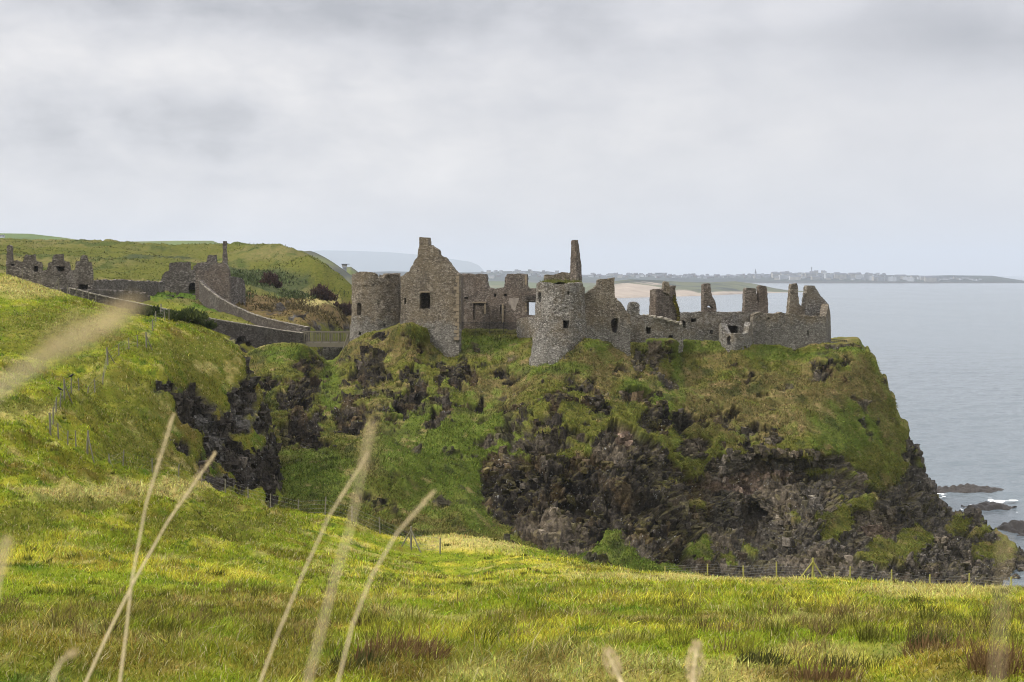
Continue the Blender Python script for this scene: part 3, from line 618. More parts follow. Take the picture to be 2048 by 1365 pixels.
# ------------------------------------------------------------------ far shores
def land_material(name):
    m, t, b = material(name)
    pos = t.node('ShaderNodeNewGeometry').outputs['Position']; col = t.node('ShaderNodeAttribute', attribute_name='col').outputs['Color']
    n = t.noise(pos, 0.03, 6, 0.65); g = t.node('ShaderNodeVectorMath', {0: col}, operation='SCALE'); t.set(g.inputs['Scale'], t.math('ADD', .45, t.math('MULTIPLY', n, 1.1)))
    t.set(b.inputs['Base Color'], g.outputs[0]); b.inputs['Roughness'].default_value = .95
    return m
M['land'] = land_material('far_land')
RIDGE = {}
def ridge(name, crest, D0, D1, colf, step=4, rows=24, amp=2.0, seed=600):
    """a shore rising from the water at distance D0 (may vary by bearing) to a crest line (px,row) at D1, then falling behind"""
    crest = np.array(crest, float); px = np.arange(crest[0, 0], crest[-1, 0] + .1, step); ct = np.interp(px, crest[:, 0], crest[:, 1])
    d0 = np.interp(px, *zip(*D0)) if isinstance(D0, list) else np.full(len(px), float(D0))
    d1 = np.interp(px, *zip(*D1)) if isinstance(D1, list) else np.full(len(px), float(D1))
    zt = ZC + (HOR - ct) / F * d1
    R = []
    for t in np.linspace(0, 1, rows):
        d = d0 + (d1 - d0) * t; R.append(np.stack([(px - CX) / F * d, d, np.maximum(zt, .5) * (0.04 + .96 * (t ** .8)) - (2 if t == 0 else 0)], -1))
    for t in (.2, .6, 1.0):
        d = d1 + (d1 - d0) * t * .6; R.append(np.stack([(px - CX) / F * d, d, zt * (1 - t) - 2 * t], -1))
    G = np.array(R); p = G.reshape(-1, 3); tv = np.r_[np.repeat(np.linspace(0, 1, rows), len(px)), np.ones(3 * len(px))]
    p[:, 2] += amp * fbm(p, 160, 4, seed) * np.sin(np.clip(tv, 0, 1) * math.pi) * (p[:, 2] > 1)
    ppx, ppy = pix(p)
    o = bigmesh(name, p, gridquads(len(R), len(px)), M['land'], colf(p, ppx, ppy, tv))
    tag(o, kind='structure')
    RIDGE[name] = (px, d0, d1, zt)
    return o
def c_town(p, px, py, t):
    n = fbm(p * [1, 1, 3], 140, 4, 611); c = np.tile(np.array([.030, .038, .030]), (len(p), 1)); c = mixc(c, [.014, .018, .018], sstep(-.1, .3, n)); return mixc(c, [.05, .045, .04], (t < .06) * 1.0)
ridge('town_hill', [(560, 551), (720, 545), (780, 543), (860, 545), (960, 545), (1000, 543), (1060, 542), (1085, 544), (1095, 543), (1140, 549), (1200, 551), (1290, 550), (1400, 552), (1480, 551), (1530, 549), (1600, 546), (1650, 546), (1750, 550), (1850, 552), (1900, 551), (1985, 552), (2010, 556), (2048, 562), (2090, 567)], 5980, 6900, c_town, 4, 20, 5.0)
def c_field(p, px, py, t):
    n = fbm(p, 260, 3, 621); m = fbm(p, 60, 4, 622); c = np.tile(np.array([.085, .105, .042]), (len(p), 1)); c = mixc(c, [.12, .122, .06], sstep(-.1, .3, n)); return mixc(c, [.04, .05, .03], sstep(.0, .3, m) * .7)
ridge('coastal_fields', [(860, 568), (940, 562), (1010, 563), (1080, 566), (1180, 566), (1250, 572), (1300, 585)], 2600, 3900, c_field, 4, 20, 4.0)
def c_dune(p, px, py, t):
    n = fbm(p, 55, 4, 631); c = np.tile(np.array([.085, .092, .045]), (len(p), 1)); c = mixc(c, [.028, .036, .028], sstep(-.1, .35, n + .4 * ells(px, py, [(1280, 562, 70, 7), (1420, 572, 40, 8), (1330, 568, 60, 6)]).clip(-.8, 1)))
    e = ells(px, py + 4 * n, [(1275, 581, 62, 14), (1235, 588, 30, 12), (1330, 590, 60, 9)])
    sand = np.maximum(sstep(-.1, .15, e + .3 * n), sstep(.17, .10, t + .03 * n))
    return mixc(c, [.30, .25, .20], sand)
ridge('dunes', [(1140, 588), (1180, 572), (1225, 563), (1260, 559), (1320, 561), (1360, 564), (1420, 565), (1470, 563), (1510, 568), (1550, 577), (1590, 583), (1625, 585)], [(1140, 2260), (1230, 2321), (1400, 2560), (1500, 2860), (1625, 3130)], [(1140, 2700), (1400, 3050), (1625, 3330)], c_dune, 2.5, 30, 3.0)
def c_pale(p, px, py, t): return np.tile(np.array([.10, .12, .12]), (len(p), 1))
ridge('far_headland', [(540, 512), (600, 504), (650, 501), (700, 502), (780, 505), (850, 511), (900, 518), (940, 524), (958, 531), (966, 540), (972, 547)], 17000, 19500, c_pale, 6, 8, 10.0)
def c_hill(p, px, py, t):
    n = fbm(p, 40, 4, 641); c = np.tile(np.array([.085, .125, .04]), (len(p), 1)); c = mixc(c, [.13, .14, .05], sstep(-.1, .3, n)); return c
ridge('upland', [(-420, 455), (-200, 462), (0, 467), (60, 468), (130, 476), (180, 484), (240, 484), (300, 483), (350, 482), (425, 482), (438, 487), (500, 491), (560, 500), (600, 520)], 640, 950, c_hill, 5, 14, 2.0)
def c_head(p, px, py, t):
    n = fbm(p, 14, 4, 651); c = np.tile(np.array([.085, .088, .06]), (len(p), 1)); c = mixc(c, [.11, .13, .045], sstep(-.1, .3, n)); return mixc(c, [.05, .055, .05], sstep(.1, .4, -n) * .8)
ridge('coast_headland', [(560, 500), (608, 503), (620, 502), (632, 506), (650, 515), (668, 526), (685, 538), (700, 549), (712, 556), (730, 572), (745, 590)], [(560, 640), (745, 640)], [(560, 760), (745, 700)], c_head, 2.5, 24, 2.5)
ridge('coast_headland_end', [(672, 548), (690, 535), (702, 534), (712, 541), (722, 549), (735, 560)], 900, 960, c_head, 2, 12, 1.0)

# ------------------------------------------------------------------ ruined walls
def wall(name, line, outline, thick, mat, parent, holes=(), jag=0.10, rough=0.05, grid=0.38, seed=1, zbase=None):
    """line = ground line [(px, D), ...] with rising px; outline and holes are traced (px, row); extruded `thick` metres away from the viewer"""
    L = [Vector(((p - CX) / F * d, d)) for p, d in line]; ks = [(p - CX) / F for p, d in line]
    cum = [0.0]
    for i in range(1, len(L)): cum.append(cum[-1] + (L[i] - L[i - 1]).length)
    def st(px, py):
        k = (px - CX) / F; i = 0
        while i < len(L) - 2 and k > ks[i + 1]: i += 1
        A, B = L[i], L[i + 1]; d = B - A
        u = (k * A.y - A.x) / (d.x - k * d.y); q = A + d * u
        return np.array([cum[i] + u * d.length, ZC + (HOR - py) / F * q.y])
    def at(s):
        i = 0
        while i < len(L) - 2 and s > cum[i + 1]: i += 1
        d = (L[i + 1] - L[i]).normalized(); q = L[i] + d * (s - cum[i])
        n = Vector((d.y, -d.x)); m = n.copy()
        # blend normals near bends
        for j in (i, i + 1):
            if 0 < j < len(L) - 1 and abs(s - cum[j]) < .5:
                o = (L[j + 1] - L[j]).normalized() if j == i + 1 else (L[j] - L[j - 1]).normalized(); m = (n + Vector((o.y, -o.x)) * (1 - abs(s - cum[j]) / .5) ).normalized()
        return q, m
    r = random.Random(seed)
    def ring(poly, j):
        pts = [st(*q) for q in poly]; out = []
        for i in range(len(pts)):
            a, b = pts[i], pts[(i + 1) % len(pts)]; n = max(1, int(np.linalg.norm(b - a) / (.26 if j > .02 else .5)))
            for k in range(n):
                p = a + (b - a) * k / n
                w_ = fbm(np.array([[p[0], p[1], seed * 5.3]]), .9, 3, 77)[0] * j * 1.5
                out.append(p + np.array([r.uniform(-j, j) + w_ * .6, r.uniform(-j, j) + w_]))
        return out
    return sheet(name, ring(outline, jag), [ring(h, jag * .45) for h in holes], at, thick, mat, parent, rough, grid, seed), st, at
def sheet(name, out, hol, at, thick, mat, parent, rough, grid, seed, radial=None):
    verts = [tuple(p) for p in out]; edges = [(i, (i + 1) % len(out)) for i in range(len(out))]
    for h in hol:
        o = len(verts); verts += [tuple(p) for p in h]; edges += [(o + i, o + (i + 1) % len(h)) for i in range(len(h))]
    O = np.array(out); r = random.Random(seed + 5)
    gx = np.arange(O[:, 0].min() + grid / 2, O[:, 0].max(), grid); gz = np.arange(O[:, 1].min() + grid / 2, O[:, 1].max(), grid)
    gp = np.array([(x + r.uniform(-.12, .12), z + r.uniform(-.12, .12)) for x in gx for z in gz]).reshape(-1, 2)
    if len(gp):
        ok = inpoly(gp[:, 0], gp[:, 1], out)
        for h in hol: ok &= ~inpoly(gp[:, 0], gp[:, 1], h)
        verts += [tuple(p) for p in gp[ok]]
    V, E, Fc, *_ = delaunay_2d_cdt([Vector(v) for v in verts], edges, [], 0, 1e-4)
    V2 = np.array([tuple(v) for v in V]); T = np.array([tuple(f) for f in Fc if len(f) == 3])
    c = V2[T].mean(1); ok = inpoly(c[:, 0], c[:, 1], out)
    for h in hol: ok &= ~inpoly(c[:, 0], c[:, 1], h)
    T = T[ok]
    nz = fbm(np.c_[V2, V2[:, 0] * 0 + seed * 3.7], .7, 3, seed) * rough * 1.6
    W = []; W2 = []
    for (s, z), d in zip(V2, nz):
        if radial: a, b = radial(s, z, d)
        else:
            q, n = at(s); a = (q.x + n.x * d, q.y + n.y * d, z); b = (q.x - n.x * thick, q.y - n.y * thick, z)
        W.append(a); W2.append(b)
    n = len(W); faces = [tuple(t) for t in T] + [(t[2] + n, t[1] + n, t[0] + n) for t in T]
    ed = {}
    for t in T:
        for i in range(3):
            e = (t[i], t[(i + 1) % 3]); ed[e] = 1
    for (i, j) in ed:
        if (j, i) not in ed: faces.append((j, i, i + n, j + n))
    used = sorted({i for f in faces for i in f}); rm = {k: q for q, k in enumerate(used)}; AV = W + W2
    return mesh(name, [AV[k] for k in used], [tuple(rm[k] for k in f) for f in faces], mat, parent)
def recess(poly, st, at, thick, depth, mat, parent, name='window_shade_recess'):
    """closed stone box added behind an opening to make it dark: open at the front"""
    q = np.array([st(*p) for p in poly]); s0, z0 = q.min(0) - .22; s1, z1 = q.max(0) + .22; vs = []
    for d in (thick * .9, thick + depth):
        for s, z in ((s0, z0), (s1, z0), (s1, z1), (s0, z1)):
            p, n = at(s); vs.append((p.x - n.x * d, p.y - n.y * d, z))
    return mesh(name, vs, [(4, 5, 6, 7), (0, 1, 5, 4), (1, 2, 6, 5), (2, 3, 7, 6), (3, 0, 4, 7)], mat, parent)  # added box shuts out the daylight so the opening goes dark
def tower(name, pxc, Dc, rtop, rbase, ztop, zbase, prof, holes, mat, parent, seed=1, thick=1.1):
    """round tower; prof = top edge traced [(px,row)] over the near half"""
    X0 = (pxc - CX) / F * Dc
    def rad(z): t = min(max((z - zbase) / (ztop - zbase), 0), 1); return rbase + (rtop - rbase) * (1 - (1 - t) ** 2.2)
    def th(px, py):
        z = ZC + (HOR - py) / F * (Dc - rtop); k = (px - CX) / F
        s = (k * (Dc - rtop) - X0) / rad(z); return math.asin(max(-1, min(1, s))), z
    top = sorted([th(*p) for p in prof]); tx = [t[0] for t in top]; tz = [t[1] for t in top]
    N = 150; a = np.linspace(-math.radians(176), math.radians(176), N); r = random.Random(seed)
    zt = np.interp(a, [-math.pi, tx[0] - .2] + tx + [tx[-1] + .2, math.pi], [tz[0] - .2, tz[0]] + tz + [tz[-1], tz[-1] - .2])
    R0 = rtop
    out = [(x * R0, z + r.uniform(-.1, .1)) for x, z in zip(a, zt)] + [(x * R0, zbase) for x in np.linspace(a[-1], a[0], 60)]
    out = [np.array(p) for p in out]
    hol = []
    for h in holes:
        pts = [np.array([th(*p)[0] * R0, th(*p)[1]]) for p in h]; q = []
        for i in range(len(pts)):
            for k in range(3): q.append(pts[i] + (pts[(i + 1) % len(pts)] - pts[i]) * k / 3 + np.array([r.uniform(-.05, .05), r.uniform(-.05, .05)]))
        hol.append(q)
    def radial(s, z, d):
        t = s / R0; R = rad(z) + d; Ri = rad(z) - thick
        return (X0 + R * math.sin(t), Dc - R * math.cos(t), z), (X0 + Ri * math.sin(t), Dc - Ri * math.cos(t), z)
    o = sheet(name, out, hol, None, thick, mat, parent, .13, .36, seed, radial)
    return o, X0, rad
def disc(name, X0, Y0, r, z, mat, parent, amp=.12, seed=3):
    vs = [(X0, Y0, z + amp)]; fs = []; nR = 5; nA = 30
    for i in range(1, nR + 1):
        for k in range(nA):
            a = 2 * math.pi * k / nA; vs.append((X0 + r * i / nR * math.cos(a), Y0 + r * i / nR * math.sin(a), z + random.uniform(-amp, amp)))
    for k in range(nA): fs.append((0, 1 + k, 1 + (k + 1) % nA))
    for i in range(nR - 1):
        for k in range(nA): fs.append((1 + i * nA + k, 1 + (i + 1) * nA + k, 1 + (i + 1) * nA + (k + 1) % nA, 1 + i * nA + (k + 1) % nA))
    return mesh(name, vs, fs, mat, parent)
M['turf'] = plain('wall_top_turf', (.085, .095, .030), .95, .5, 2.0)
def base(px, D, py=700): return P(px, py, D)
def rect(x0, y0, x1, y1): return [(x0, y0), (x1, y0), (x1, y1), (x0, y1)]
def arch(x0, y0, x1, y1): m = (x0 + x1) / 2; return [(x0, y1), (x0, y0 + (y1 - y0) * .18), (x0 + (x1 - x0) * .2, y0 + (y1 - y0) * .03), (m, y0), (x1 - (x1 - x0) * .2, y0 + (y1 - y0) * .03), (x1, y0 + (y1 - y0) * .18), (x1, y1)]

# --- round tower beside the bridge
t1 = empty('round_tower', base(753, 208), 'round grey brown tower with broken top, beside the footbridge', 'tower')
_, X1, r1 = tower('tower_wall', 753, 208.3, 3.55, 4.15, P(753, 546, 205)[2], P(753, 730, 205)[2],
   [(706, 549), (712, 545), (745, 545), (756, 549), (759, 556), (768, 557), (772, 549), (784, 548), (799, 548), (802, 552)],
   [arch(712.5, 606, 722, 631), rect(729, 570, 731.5, 573), rect(744, 570, 746.5, 573), rect(757, 569, 759.5, 572), rect(774, 571, 776, 574), rect(788, 569, 790.5, 573), rect(716, 664, 721, 671), rect(767, 648, 771, 655)], M['stone'], t1, 21)
disc('tower_shade_cap', X1, 208.3, 3.3, P(753, 560, 205)[2], M['turf'], t1)  # unseen cap added to keep daylight out of the hollow tower
# --- gabled house
gh = empty('gabled_house', base(860, 197), 'tall roofless house with pointed gable and stub of chimney on its peak', 'ruin')
win = arch(839, 584, 860.5, 618); slit = rect(808.5, 596, 812, 609)
_, st, at = wall('gable_wall', [(801, 197.6), (918, 195.0)], [(801, 553), (808, 550), (818, 543), (823, 533), (830, 521), (836, 513), (847, 506), (852, 499), (858, 492), (862, 490), (868, 495), (875, 501), (880, 512), (888, 516), (895, 522), (902, 532), (908, 540), (914, 545), (918, 549), (918, 725), (801, 725)], .95, M['stone'], gh, [win, slit], jag=.07, seed=31)
recess(win, st, at, .95, 1.6, M['stone_red'], gh); recess(slit, st, at, .95, 1.0, M['stone_red'], gh)
wall('chimney', [(833, 197.3), (858, 196.8)], [(835, 516), (836, 505), (838, 494), (838.6, 475), (856, 474.5), (857, 486), (856.5, 502), (853, 512), (846, 516)], 1.3, M['stone'], gh, jag=.05, seed=32)
mb = MB()
for k in range(18):
    z = P(918, 552 + k * 7.2, 195)[2]; p = P(918, 600, 195); n = Vector((-2.6, -7.9, 0)).normalized(); L_ = (.62 if k % 2 else .38) * random.uniform(.7, 1.25)
    mb.box((p.x - L_ / 2 + .03, p.y - .02 + .01, z - .22), (L_, .5, .42))
mb.build('quoin', M['sandstone'], gh)
lintel = MB(); q = P(849.5, 584, 196.4); lintel.box((q.x, q.y - .02, q.z - .02), (1.5, .5, .16)); lintel.build('lintel', M['sandstone'], gh)
wall('side_wall', [(918.2, 195.2), (927, 208)], [(918.5, 549), (921, 547), (924, 551), (927, 552), (927, 690), (918.5, 715)], .8, M['stone_red'], gh, jag=.04, seed=33)
wall('rear_wall', [(806, 207), (925, 208)], [(806, 570), (850, 566), (925, 568), (925, 690), (806, 690)], .8, M['stone_red'], gh, jag=.06, seed=34, grid=.7)
# --- great hall wall
hall = empty('hall_wall', base(1000, 210), 'roofless hall wall with two open windows to the sea, behind the railing', 'ruin')
niche = rect(946, 607, 971, 640)
hh = [rect(1000, 610, 1004.5, 629), rect(1054, 605, 1073, 631), rect(988, 588, 992, 594), rect(1008, 588, 1014, 593), rect(928, 595, 937, 598)]
_, st, at = wall('wall', [(921, 212), (1076, 208)], [(921, 548), (936, 547), (944, 549), (958, 548), (972, 549), (973, 566), (976, 576), (990, 578), (1002, 576), (1009, 574), (1010, 556), (1014, 549), (1030, 548), (1053, 549), (1053, 573), (1056, 578), (1076, 577), (1076, 690), (921, 690)], .9, M['stone_red'], hall, hh + [niche], jag=.07, seed=41)
recess(niche, st, at, .12, .12, M['stone_red'], hall, 'niche'); recess(hh[2], st, at, .9, .6, M['stone_red'], hall); recess(hh[3], st, at, .9, .6, M['stone_red'], hall); recess(hh[4], st, at, .9, .6, M['stone_red'], hall)
mb = MB()
for k in range(7):
    p = P(1046 + k * 4, 594, 208.2); mb.box(p, (.18, .5, .55))
p = P(1058, 601, 208.2); mb.box(p, (2.0, .4, .16)); mb.build('corbel_course', M['stone_far'], hall)
mb = MB(); p = P(958.5, 605, 210.5); mb.box(p, (2.1, .3, .16)); mb.build('lintel', M['sandstone'], hall)
mb = MB()
for k in range(9):
    for px_, D_ in ((1052, 208.6), (1005.5, 209.6), (970, 210.4)):
        if px_ == 970 and k > 4: continue
        if px_ == 1052 and k < 8: py_ = 551 + k * 4 if k < 5 else 606 + (k - 5) * 7
        else: py_ = 608 + k * 4.2
        p = P(px_, py_ + 2, D_); mb.box(p, (.34 if k % 2 else .22, .3, .3))
mb.build('quoin', M['sandstone'], hall)
M['plaster'] = plain('old_plaster', (.23, .20, .17), .95, .7, 1.3)
def patch(poly, line, parent, mat, seed): return wall('plaster_patch', line, poly, .08, mat, parent, jag=.12, rough=.02, seed=seed)
patch([(1018, 597), (1030, 595), (1037, 597), (1036, 607), (1032, 613), (1031, 622), (1025, 622), (1022, 613), (1017, 606)], [(1010, 209.62), (1045, 208.72)], hall, M['plaster'], 44)
# --- iron railing on the lawn edge
rl = empty('iron_railing', base(980, 203.5, 664), 'black iron railing along the grass edge below the hall wall', 'railing')
mb = MB(); bars = MB()
z0, z1 = P(980, 666, 203.4)[2] - .2, P(980, 646, 203.4)[2]
xs0, xs1 = P(924, 650, 203.6)[0], P(1035, 650, 203.2)[0]
for z in (z1, z0 + .45): mb.tube([(xs0, 203.6, z), (xs1, 203.2, z)], .03, 5)
mb.build('rail', M['iron'], rl)
for k in range(57):
    x = xs0 + (xs1 - xs0) * k / 56; bars.tube([(x, 203.6 - .4 * k / 56, z0), (x, 203.6 - .4 * k / 56, z1)], .018, 4)
bars.build('baluster', M['iron'], rl)
for k in range(5):
    m5 = MB(); x = xs0 + (xs1 - xs0) * k / 4; m5.tube([(x, 203.58 - .4 * k / 4, z0 - .4), (x, 203.58 - .4 * k / 4, z1 + .12)], .045, 6); m5.build('post', M['iron'], rl)
lw = empty('low_wall', base(1048, 200), 'short low stump of wall between railing and big round tower', 'wall')
wall('wall', [(1034, 201.5), (1076, 197)], [(1034, 641), (1045, 637), (1056, 636), (1062, 640), (1068, 633), (1076, 628), (1076, 700), (1034, 690)], .9, M['stone_grey'], lw, jag=.12, seed=46)
# --- big round tower
t2 = empty('round_tower', base(1121, 186), 'big round tower with turf on top and tall thin chimney behind', 'tower')
_, X2, r2 = tower('tower_wall', 1121, 186.3, 3.18, 4.35, P(1121, 565, 183)[2], P(1121, 745, 183)[2],
   [(1073, 570), (1076, 566), (1090, 567), (1110, 569), (1125, 569), (1145, 567), (1163, 566), (1168, 570), (1169.5, 576)],
   [rect(1126, 641, 1138, 657), rect(1077.5, 585, 1082, 605), rect(1135, 583, 1139, 590), rect(1166, 681, 1169, 687)], M['stone_grey'], t2, 51)
disc('turf_cap', X2, 186.3, 2.9, P(1121, 567, 183)[2], M['turf'], t2, .2)
wall('parapet', [(1086, 188.6), (1146, 187.8)], [(1087, 566), (1087, 552), (1090, 549), (1108, 549), (1122, 546), (1136, 547), (1146, 543), (1146, 572), (1087, 572)], .7, M['stone'], t2, jag=.06, seed=52)
wall('chimney', [(1138.5, 187.6), (1152.5, 186.6), (1165.5, 188.2)], [(1139.8, 572), (1140.5, 545), (1141, 513), (1142, 500), (1142.6, 482), (1150, 482.5), (1156, 481), (1157.5, 492), (1160, 508), (1162, 524), (1163.5, 540), (1164, 572)], .9, M['stone_red'], t2, [rect(1157, 549, 1159.5, 560)], jag=.045, seed=53)
# --- wall with the stepped gable right of it
w3 = empty('stepped_wall', base(1215, 187), 'high broken wall stepping down to the right of the big round tower', 'ruin')
h3 = [(1222, 642), (1226, 637), (1236, 637), (1236, 655), (1233, 666), (1225, 665), (1223, 652)]
_, st, at = wall('wall', [(1166, 185.6), (1262, 186.6)], [(1166, 600), (1170, 590), (1178, 584), (1188, 577), (1195, 569), (1197, 561), (1203, 558), (1216, 558), (1229, 556.5), (1229.5, 594), (1236, 600), (1244, 609), (1251, 619), (1256, 627), (1260.5, 630), (1261, 750), (1166, 750)], 1.0, M['stone'], w3, [h3], jag=.07, seed=61)
recess(h3, st, at, 1.0, .8, M['stone_red'], w3)
pl = empty('stone_pillar', base(1275, 190), 'leaning stump of masonry with rounded head beside the stepped wall', 'ruin')
wall('wall', [(1258, 190.0), (1291, 190.4)], [(1258, 700), (1259, 612), (1263, 606), (1270, 604), (1277, 606), (1279, 612), (1279.5, 630), (1284, 634), (1288, 641), (1290.5, 660), (1291, 700)], 1.2, M['stone_grey'], pl, jag=.06, seed=66)
# --- low ruin and the stub of a corner tower behind it
lr = empty('low_ruin', base(1325, 193), 'low lichen covered wall with dark doorways below the corner block', 'ruin')
h4 = [rect(1292.5, 655, 1302, 668), rect(1337, 671, 1346, 682)]
_, st, at = wall('wall', [(1280, 194.5), (1366, 196.0)], [(1280, 631), (1290, 633), (1300, 632), (1312, 634), (1324, 638), (1338, 641), (1350, 646), (1366, 650), (1366, 705), (1280, 705)], .9, M['stone_grey'], lr, h4, jag=.09, seed=71)
for h in h4: recess(h, st, at, .9, .9, M['stone_red'], lr)
mb = MB()
for k in range(70):
    px_ = 1284 + random.random() * 78; p = P(px_, np.interp(px_, [1280, 1324, 1366], [632, 637, 649]) - 1 + random.uniform(-2, 3), 194.9 + random.uniform(0, .9)); mb.rock(p, [random.uniform(.1, .3), random.uniform(.1, .25), random.uniform(.08, .18)], k)
mb.build('loose_stone', M['coping'], lr)
cb = empty('corner_block', base(1330, 199), 'corner block of a fallen tower with stub of chimney, weeds on right edge', 'ruin')
wall('wall', [(1296, 200.5), (1311, 199.0), (1364, 201.0)], [(1296, 660), (1298, 625), (1299.5, 590), (1300, 580), (1308, 579), (1326, 580), (1340, 574), (1343, 572), (1351, 571), (1352, 592), (1354, 606), (1358, 616), (1361, 630), (1364, 645), (1364, 660)], 1.3, M['stone_red'], cb, jag=.07, seed=76)
wall('chimney', [(1327, 199.4), (1340, 199.6)], [(1327, 585), (1328.5, 570), (1328.5, 566), (1331, 564), (1338, 566), (1339.5, 572), (1340, 590)], .9, M['stone'], cb, jag=.05, seed=77)
iv = np.random.default_rng(78); n_ = 420; iy = iv.uniform(592, 648, n_); ix = np.interp(iy, [592, 606, 616, 630, 648], [1350, 1353, 1357, 1360, 1363]) - iv.uniform(0, 7, n_) * np.interp(iy, [592, 648], [.6, 1])
ip = np.array([P(a_, b_, 200.0 + iv.uniform(-.15, .3)) for a_, b_ in zip(ix, iy)]) - np.array(cb.location)
IVY = (ip, iv)
# --- curtain wall with chimneys
cw = empty('curtain_wall', base(1440, 200), 'long curtain wall with leaning chimney and pair of chimneys on top', 'wall')
h5 = [rect(1382, 637, 1392, 645), [(1365, 640), (1371, 643), (1372, 655), (1366, 656)], arch(1454, 651, 1476, 670), rect(1419, 660, 1426, 668)]
_, st, at = wall('wall', [(1362, 199.5), (1521, 203.0)], [(1362, 628), (1366, 625), (1385, 626), (1404, 624), (1420, 625), (1445, 624), (1470, 625), (1490, 624), (1521, 624), (1521, 712), (1362, 705)], 1.0, M['stone_grey'], cw, h5, jag=.06, seed=81)
for h in h5[:3]: recess(h, st, at, 1.0, .9, M['stone_red'], cw)
recess(h5[3], st, at, .4, .3, M['stone_red'], cw, 'niche')
wall('chimney', [(1405, 201.1), (1435, 201.7)], [(1406.5, 630), (1407, 590), (1407.5, 569), (1411, 567.5), (1421, 568), (1422.5, 584), (1425, 593), (1429, 602), (1432.5, 609), (1433.5, 630)], .9, M['stone_red'], cw, [[(1413, 616), (1416, 612), (1420, 611), (1424, 613), (1427, 617), (1423, 617), (1419, 615)]], jag=.05, seed=82)
wall('chimney', [(1488, 202.6), (1538, 203.6)], [(1489, 630), (1490, 605), (1491, 582), (1493, 576), (1511, 576.5), (1512.5, 583), (1513, 600), (1516, 605), (1518.3, 606), (1518.5, 574), (1521, 571), (1533, 572), (1535, 580), (1536, 608), (1536.5, 630)], .9, M['stone_red'], cw, jag=.05, seed=83)
# --- half round turret
tr = empty('turret', base(1471, 198), 'broken half round turret with dark doorway on the curtain wall', 'turret')
wall('wall', [(1437, 200.8), (1442, 198.4), (1455, 196.8), (1471, 196.2), (1488, 196.8), (1500, 198.6), (1505, 201.2)], [(1437.5, 650), (1442, 646.5), (1446, 655), (1450, 664), (1455, 669), (1464, 667), (1480, 668), (1496, 666), (1499, 652), (1501, 645), (1504.5, 645), (1504.5, 720), (1437.5, 720)], .8, M['stone_grey'], tr, [[(1454, 690), (1453.5, 678), (1458, 672), (1461, 674), (1460, 684), (1462, 690)], rect(1488, 692, 1494, 698)], jag=.06, seed=86)
disc('floor', P(1471, 700, 199.4)[0], 199.3, 2.0, P(1471, 672, 198)[2] - .3, M['stone_red'], tr)
# --- end range
er = empty('end_range', base(1590, 205), 'end range at the cliff edge with big gable stub and slim chimney', 'ruin')
h6 = [rect(1534, 635.5, 1540, 638.5), [(1614, 662), (1617, 660), (1619, 668), (1617, 675), (1615, 672)]]
_, st, at = wall('wall', [(1506, 201.4), (1652, 204.8), (1663, 210)], [(1506, 630), (1519, 624), (1530, 627), (1550, 628), (1562, 625), (1572, 627), (1580, 628), (1600, 632), (1620, 633), (1640, 633), (1652, 632), (1657, 608), (1661, 634), (1662, 690), (1650, 715), (1506, 715)], 1.0, M['stone'], er, h6, jag=.06, seed=91)
for h in h6: recess(h, st, at, 1.0, .6, M['stone_red'], er)
wall('chimney', [(1575, 206.6), (1610, 207.2)], [(1576, 640), (1578, 618), (1580, 595), (1582, 574), (1584, 568), (1593, 567), (1595, 572), (1596.5, 592), (1598, 606), (1602, 613), (1610, 616), (1610, 640)], .9, M['stone'], er, jag=.05, seed=92)
wall('gable_stub', [(1606, 207.6), (1658, 208.8)], [(1606, 640), (1609, 608), (1612, 590), (1614, 575), (1616, 571.5), (1629, 572), (1632, 578), (1640, 589), (1648, 600), (1656, 609), (1657.5, 640)], 1.0, M['stone_grey'], er, [[(1644, 625), (1646, 612), (1650, 613), (1649, 621), (1647, 629)]], jag=.06, seed=93)
ew = empty('edge_wall', base(1695, 206), 'low crumbling wall on the cliff edge at the far end', 'wall')
wall('wall', [(1660, 205.4), (1722, 206.6)], [(1660, 686), (1675, 684), (1690, 687), (1704, 685), (1718, 685), (1721, 689), (1722, 706), (1660, 706)], .7, M['stone_grey'], ew, jag=.1, seed=96)
r2_ = empty('iron_railing', base(1677, 206.5, 686), 'small dark railing at the outer end of the castle', 'railing')
mb = MB(); pts = [P(1662, 679, 207), P(1693, 681.5, 208)]
for dzz in (0, -.35): mb.tube([pts[0] + Vector((0, 0, dzz)), pts[1] + Vector((0, 0, dzz))], .035, 5)
mb.build('rail', M['iron'], r2_)
for k in range(9):
    p = pts[0].lerp(pts[1], k / 8); m5 = MB(); m5.tube([p - Vector((0, 0, 1.0)), p + Vector((0, 0, .05))], .04, 5); m5.build('post', M['iron'], r2_)

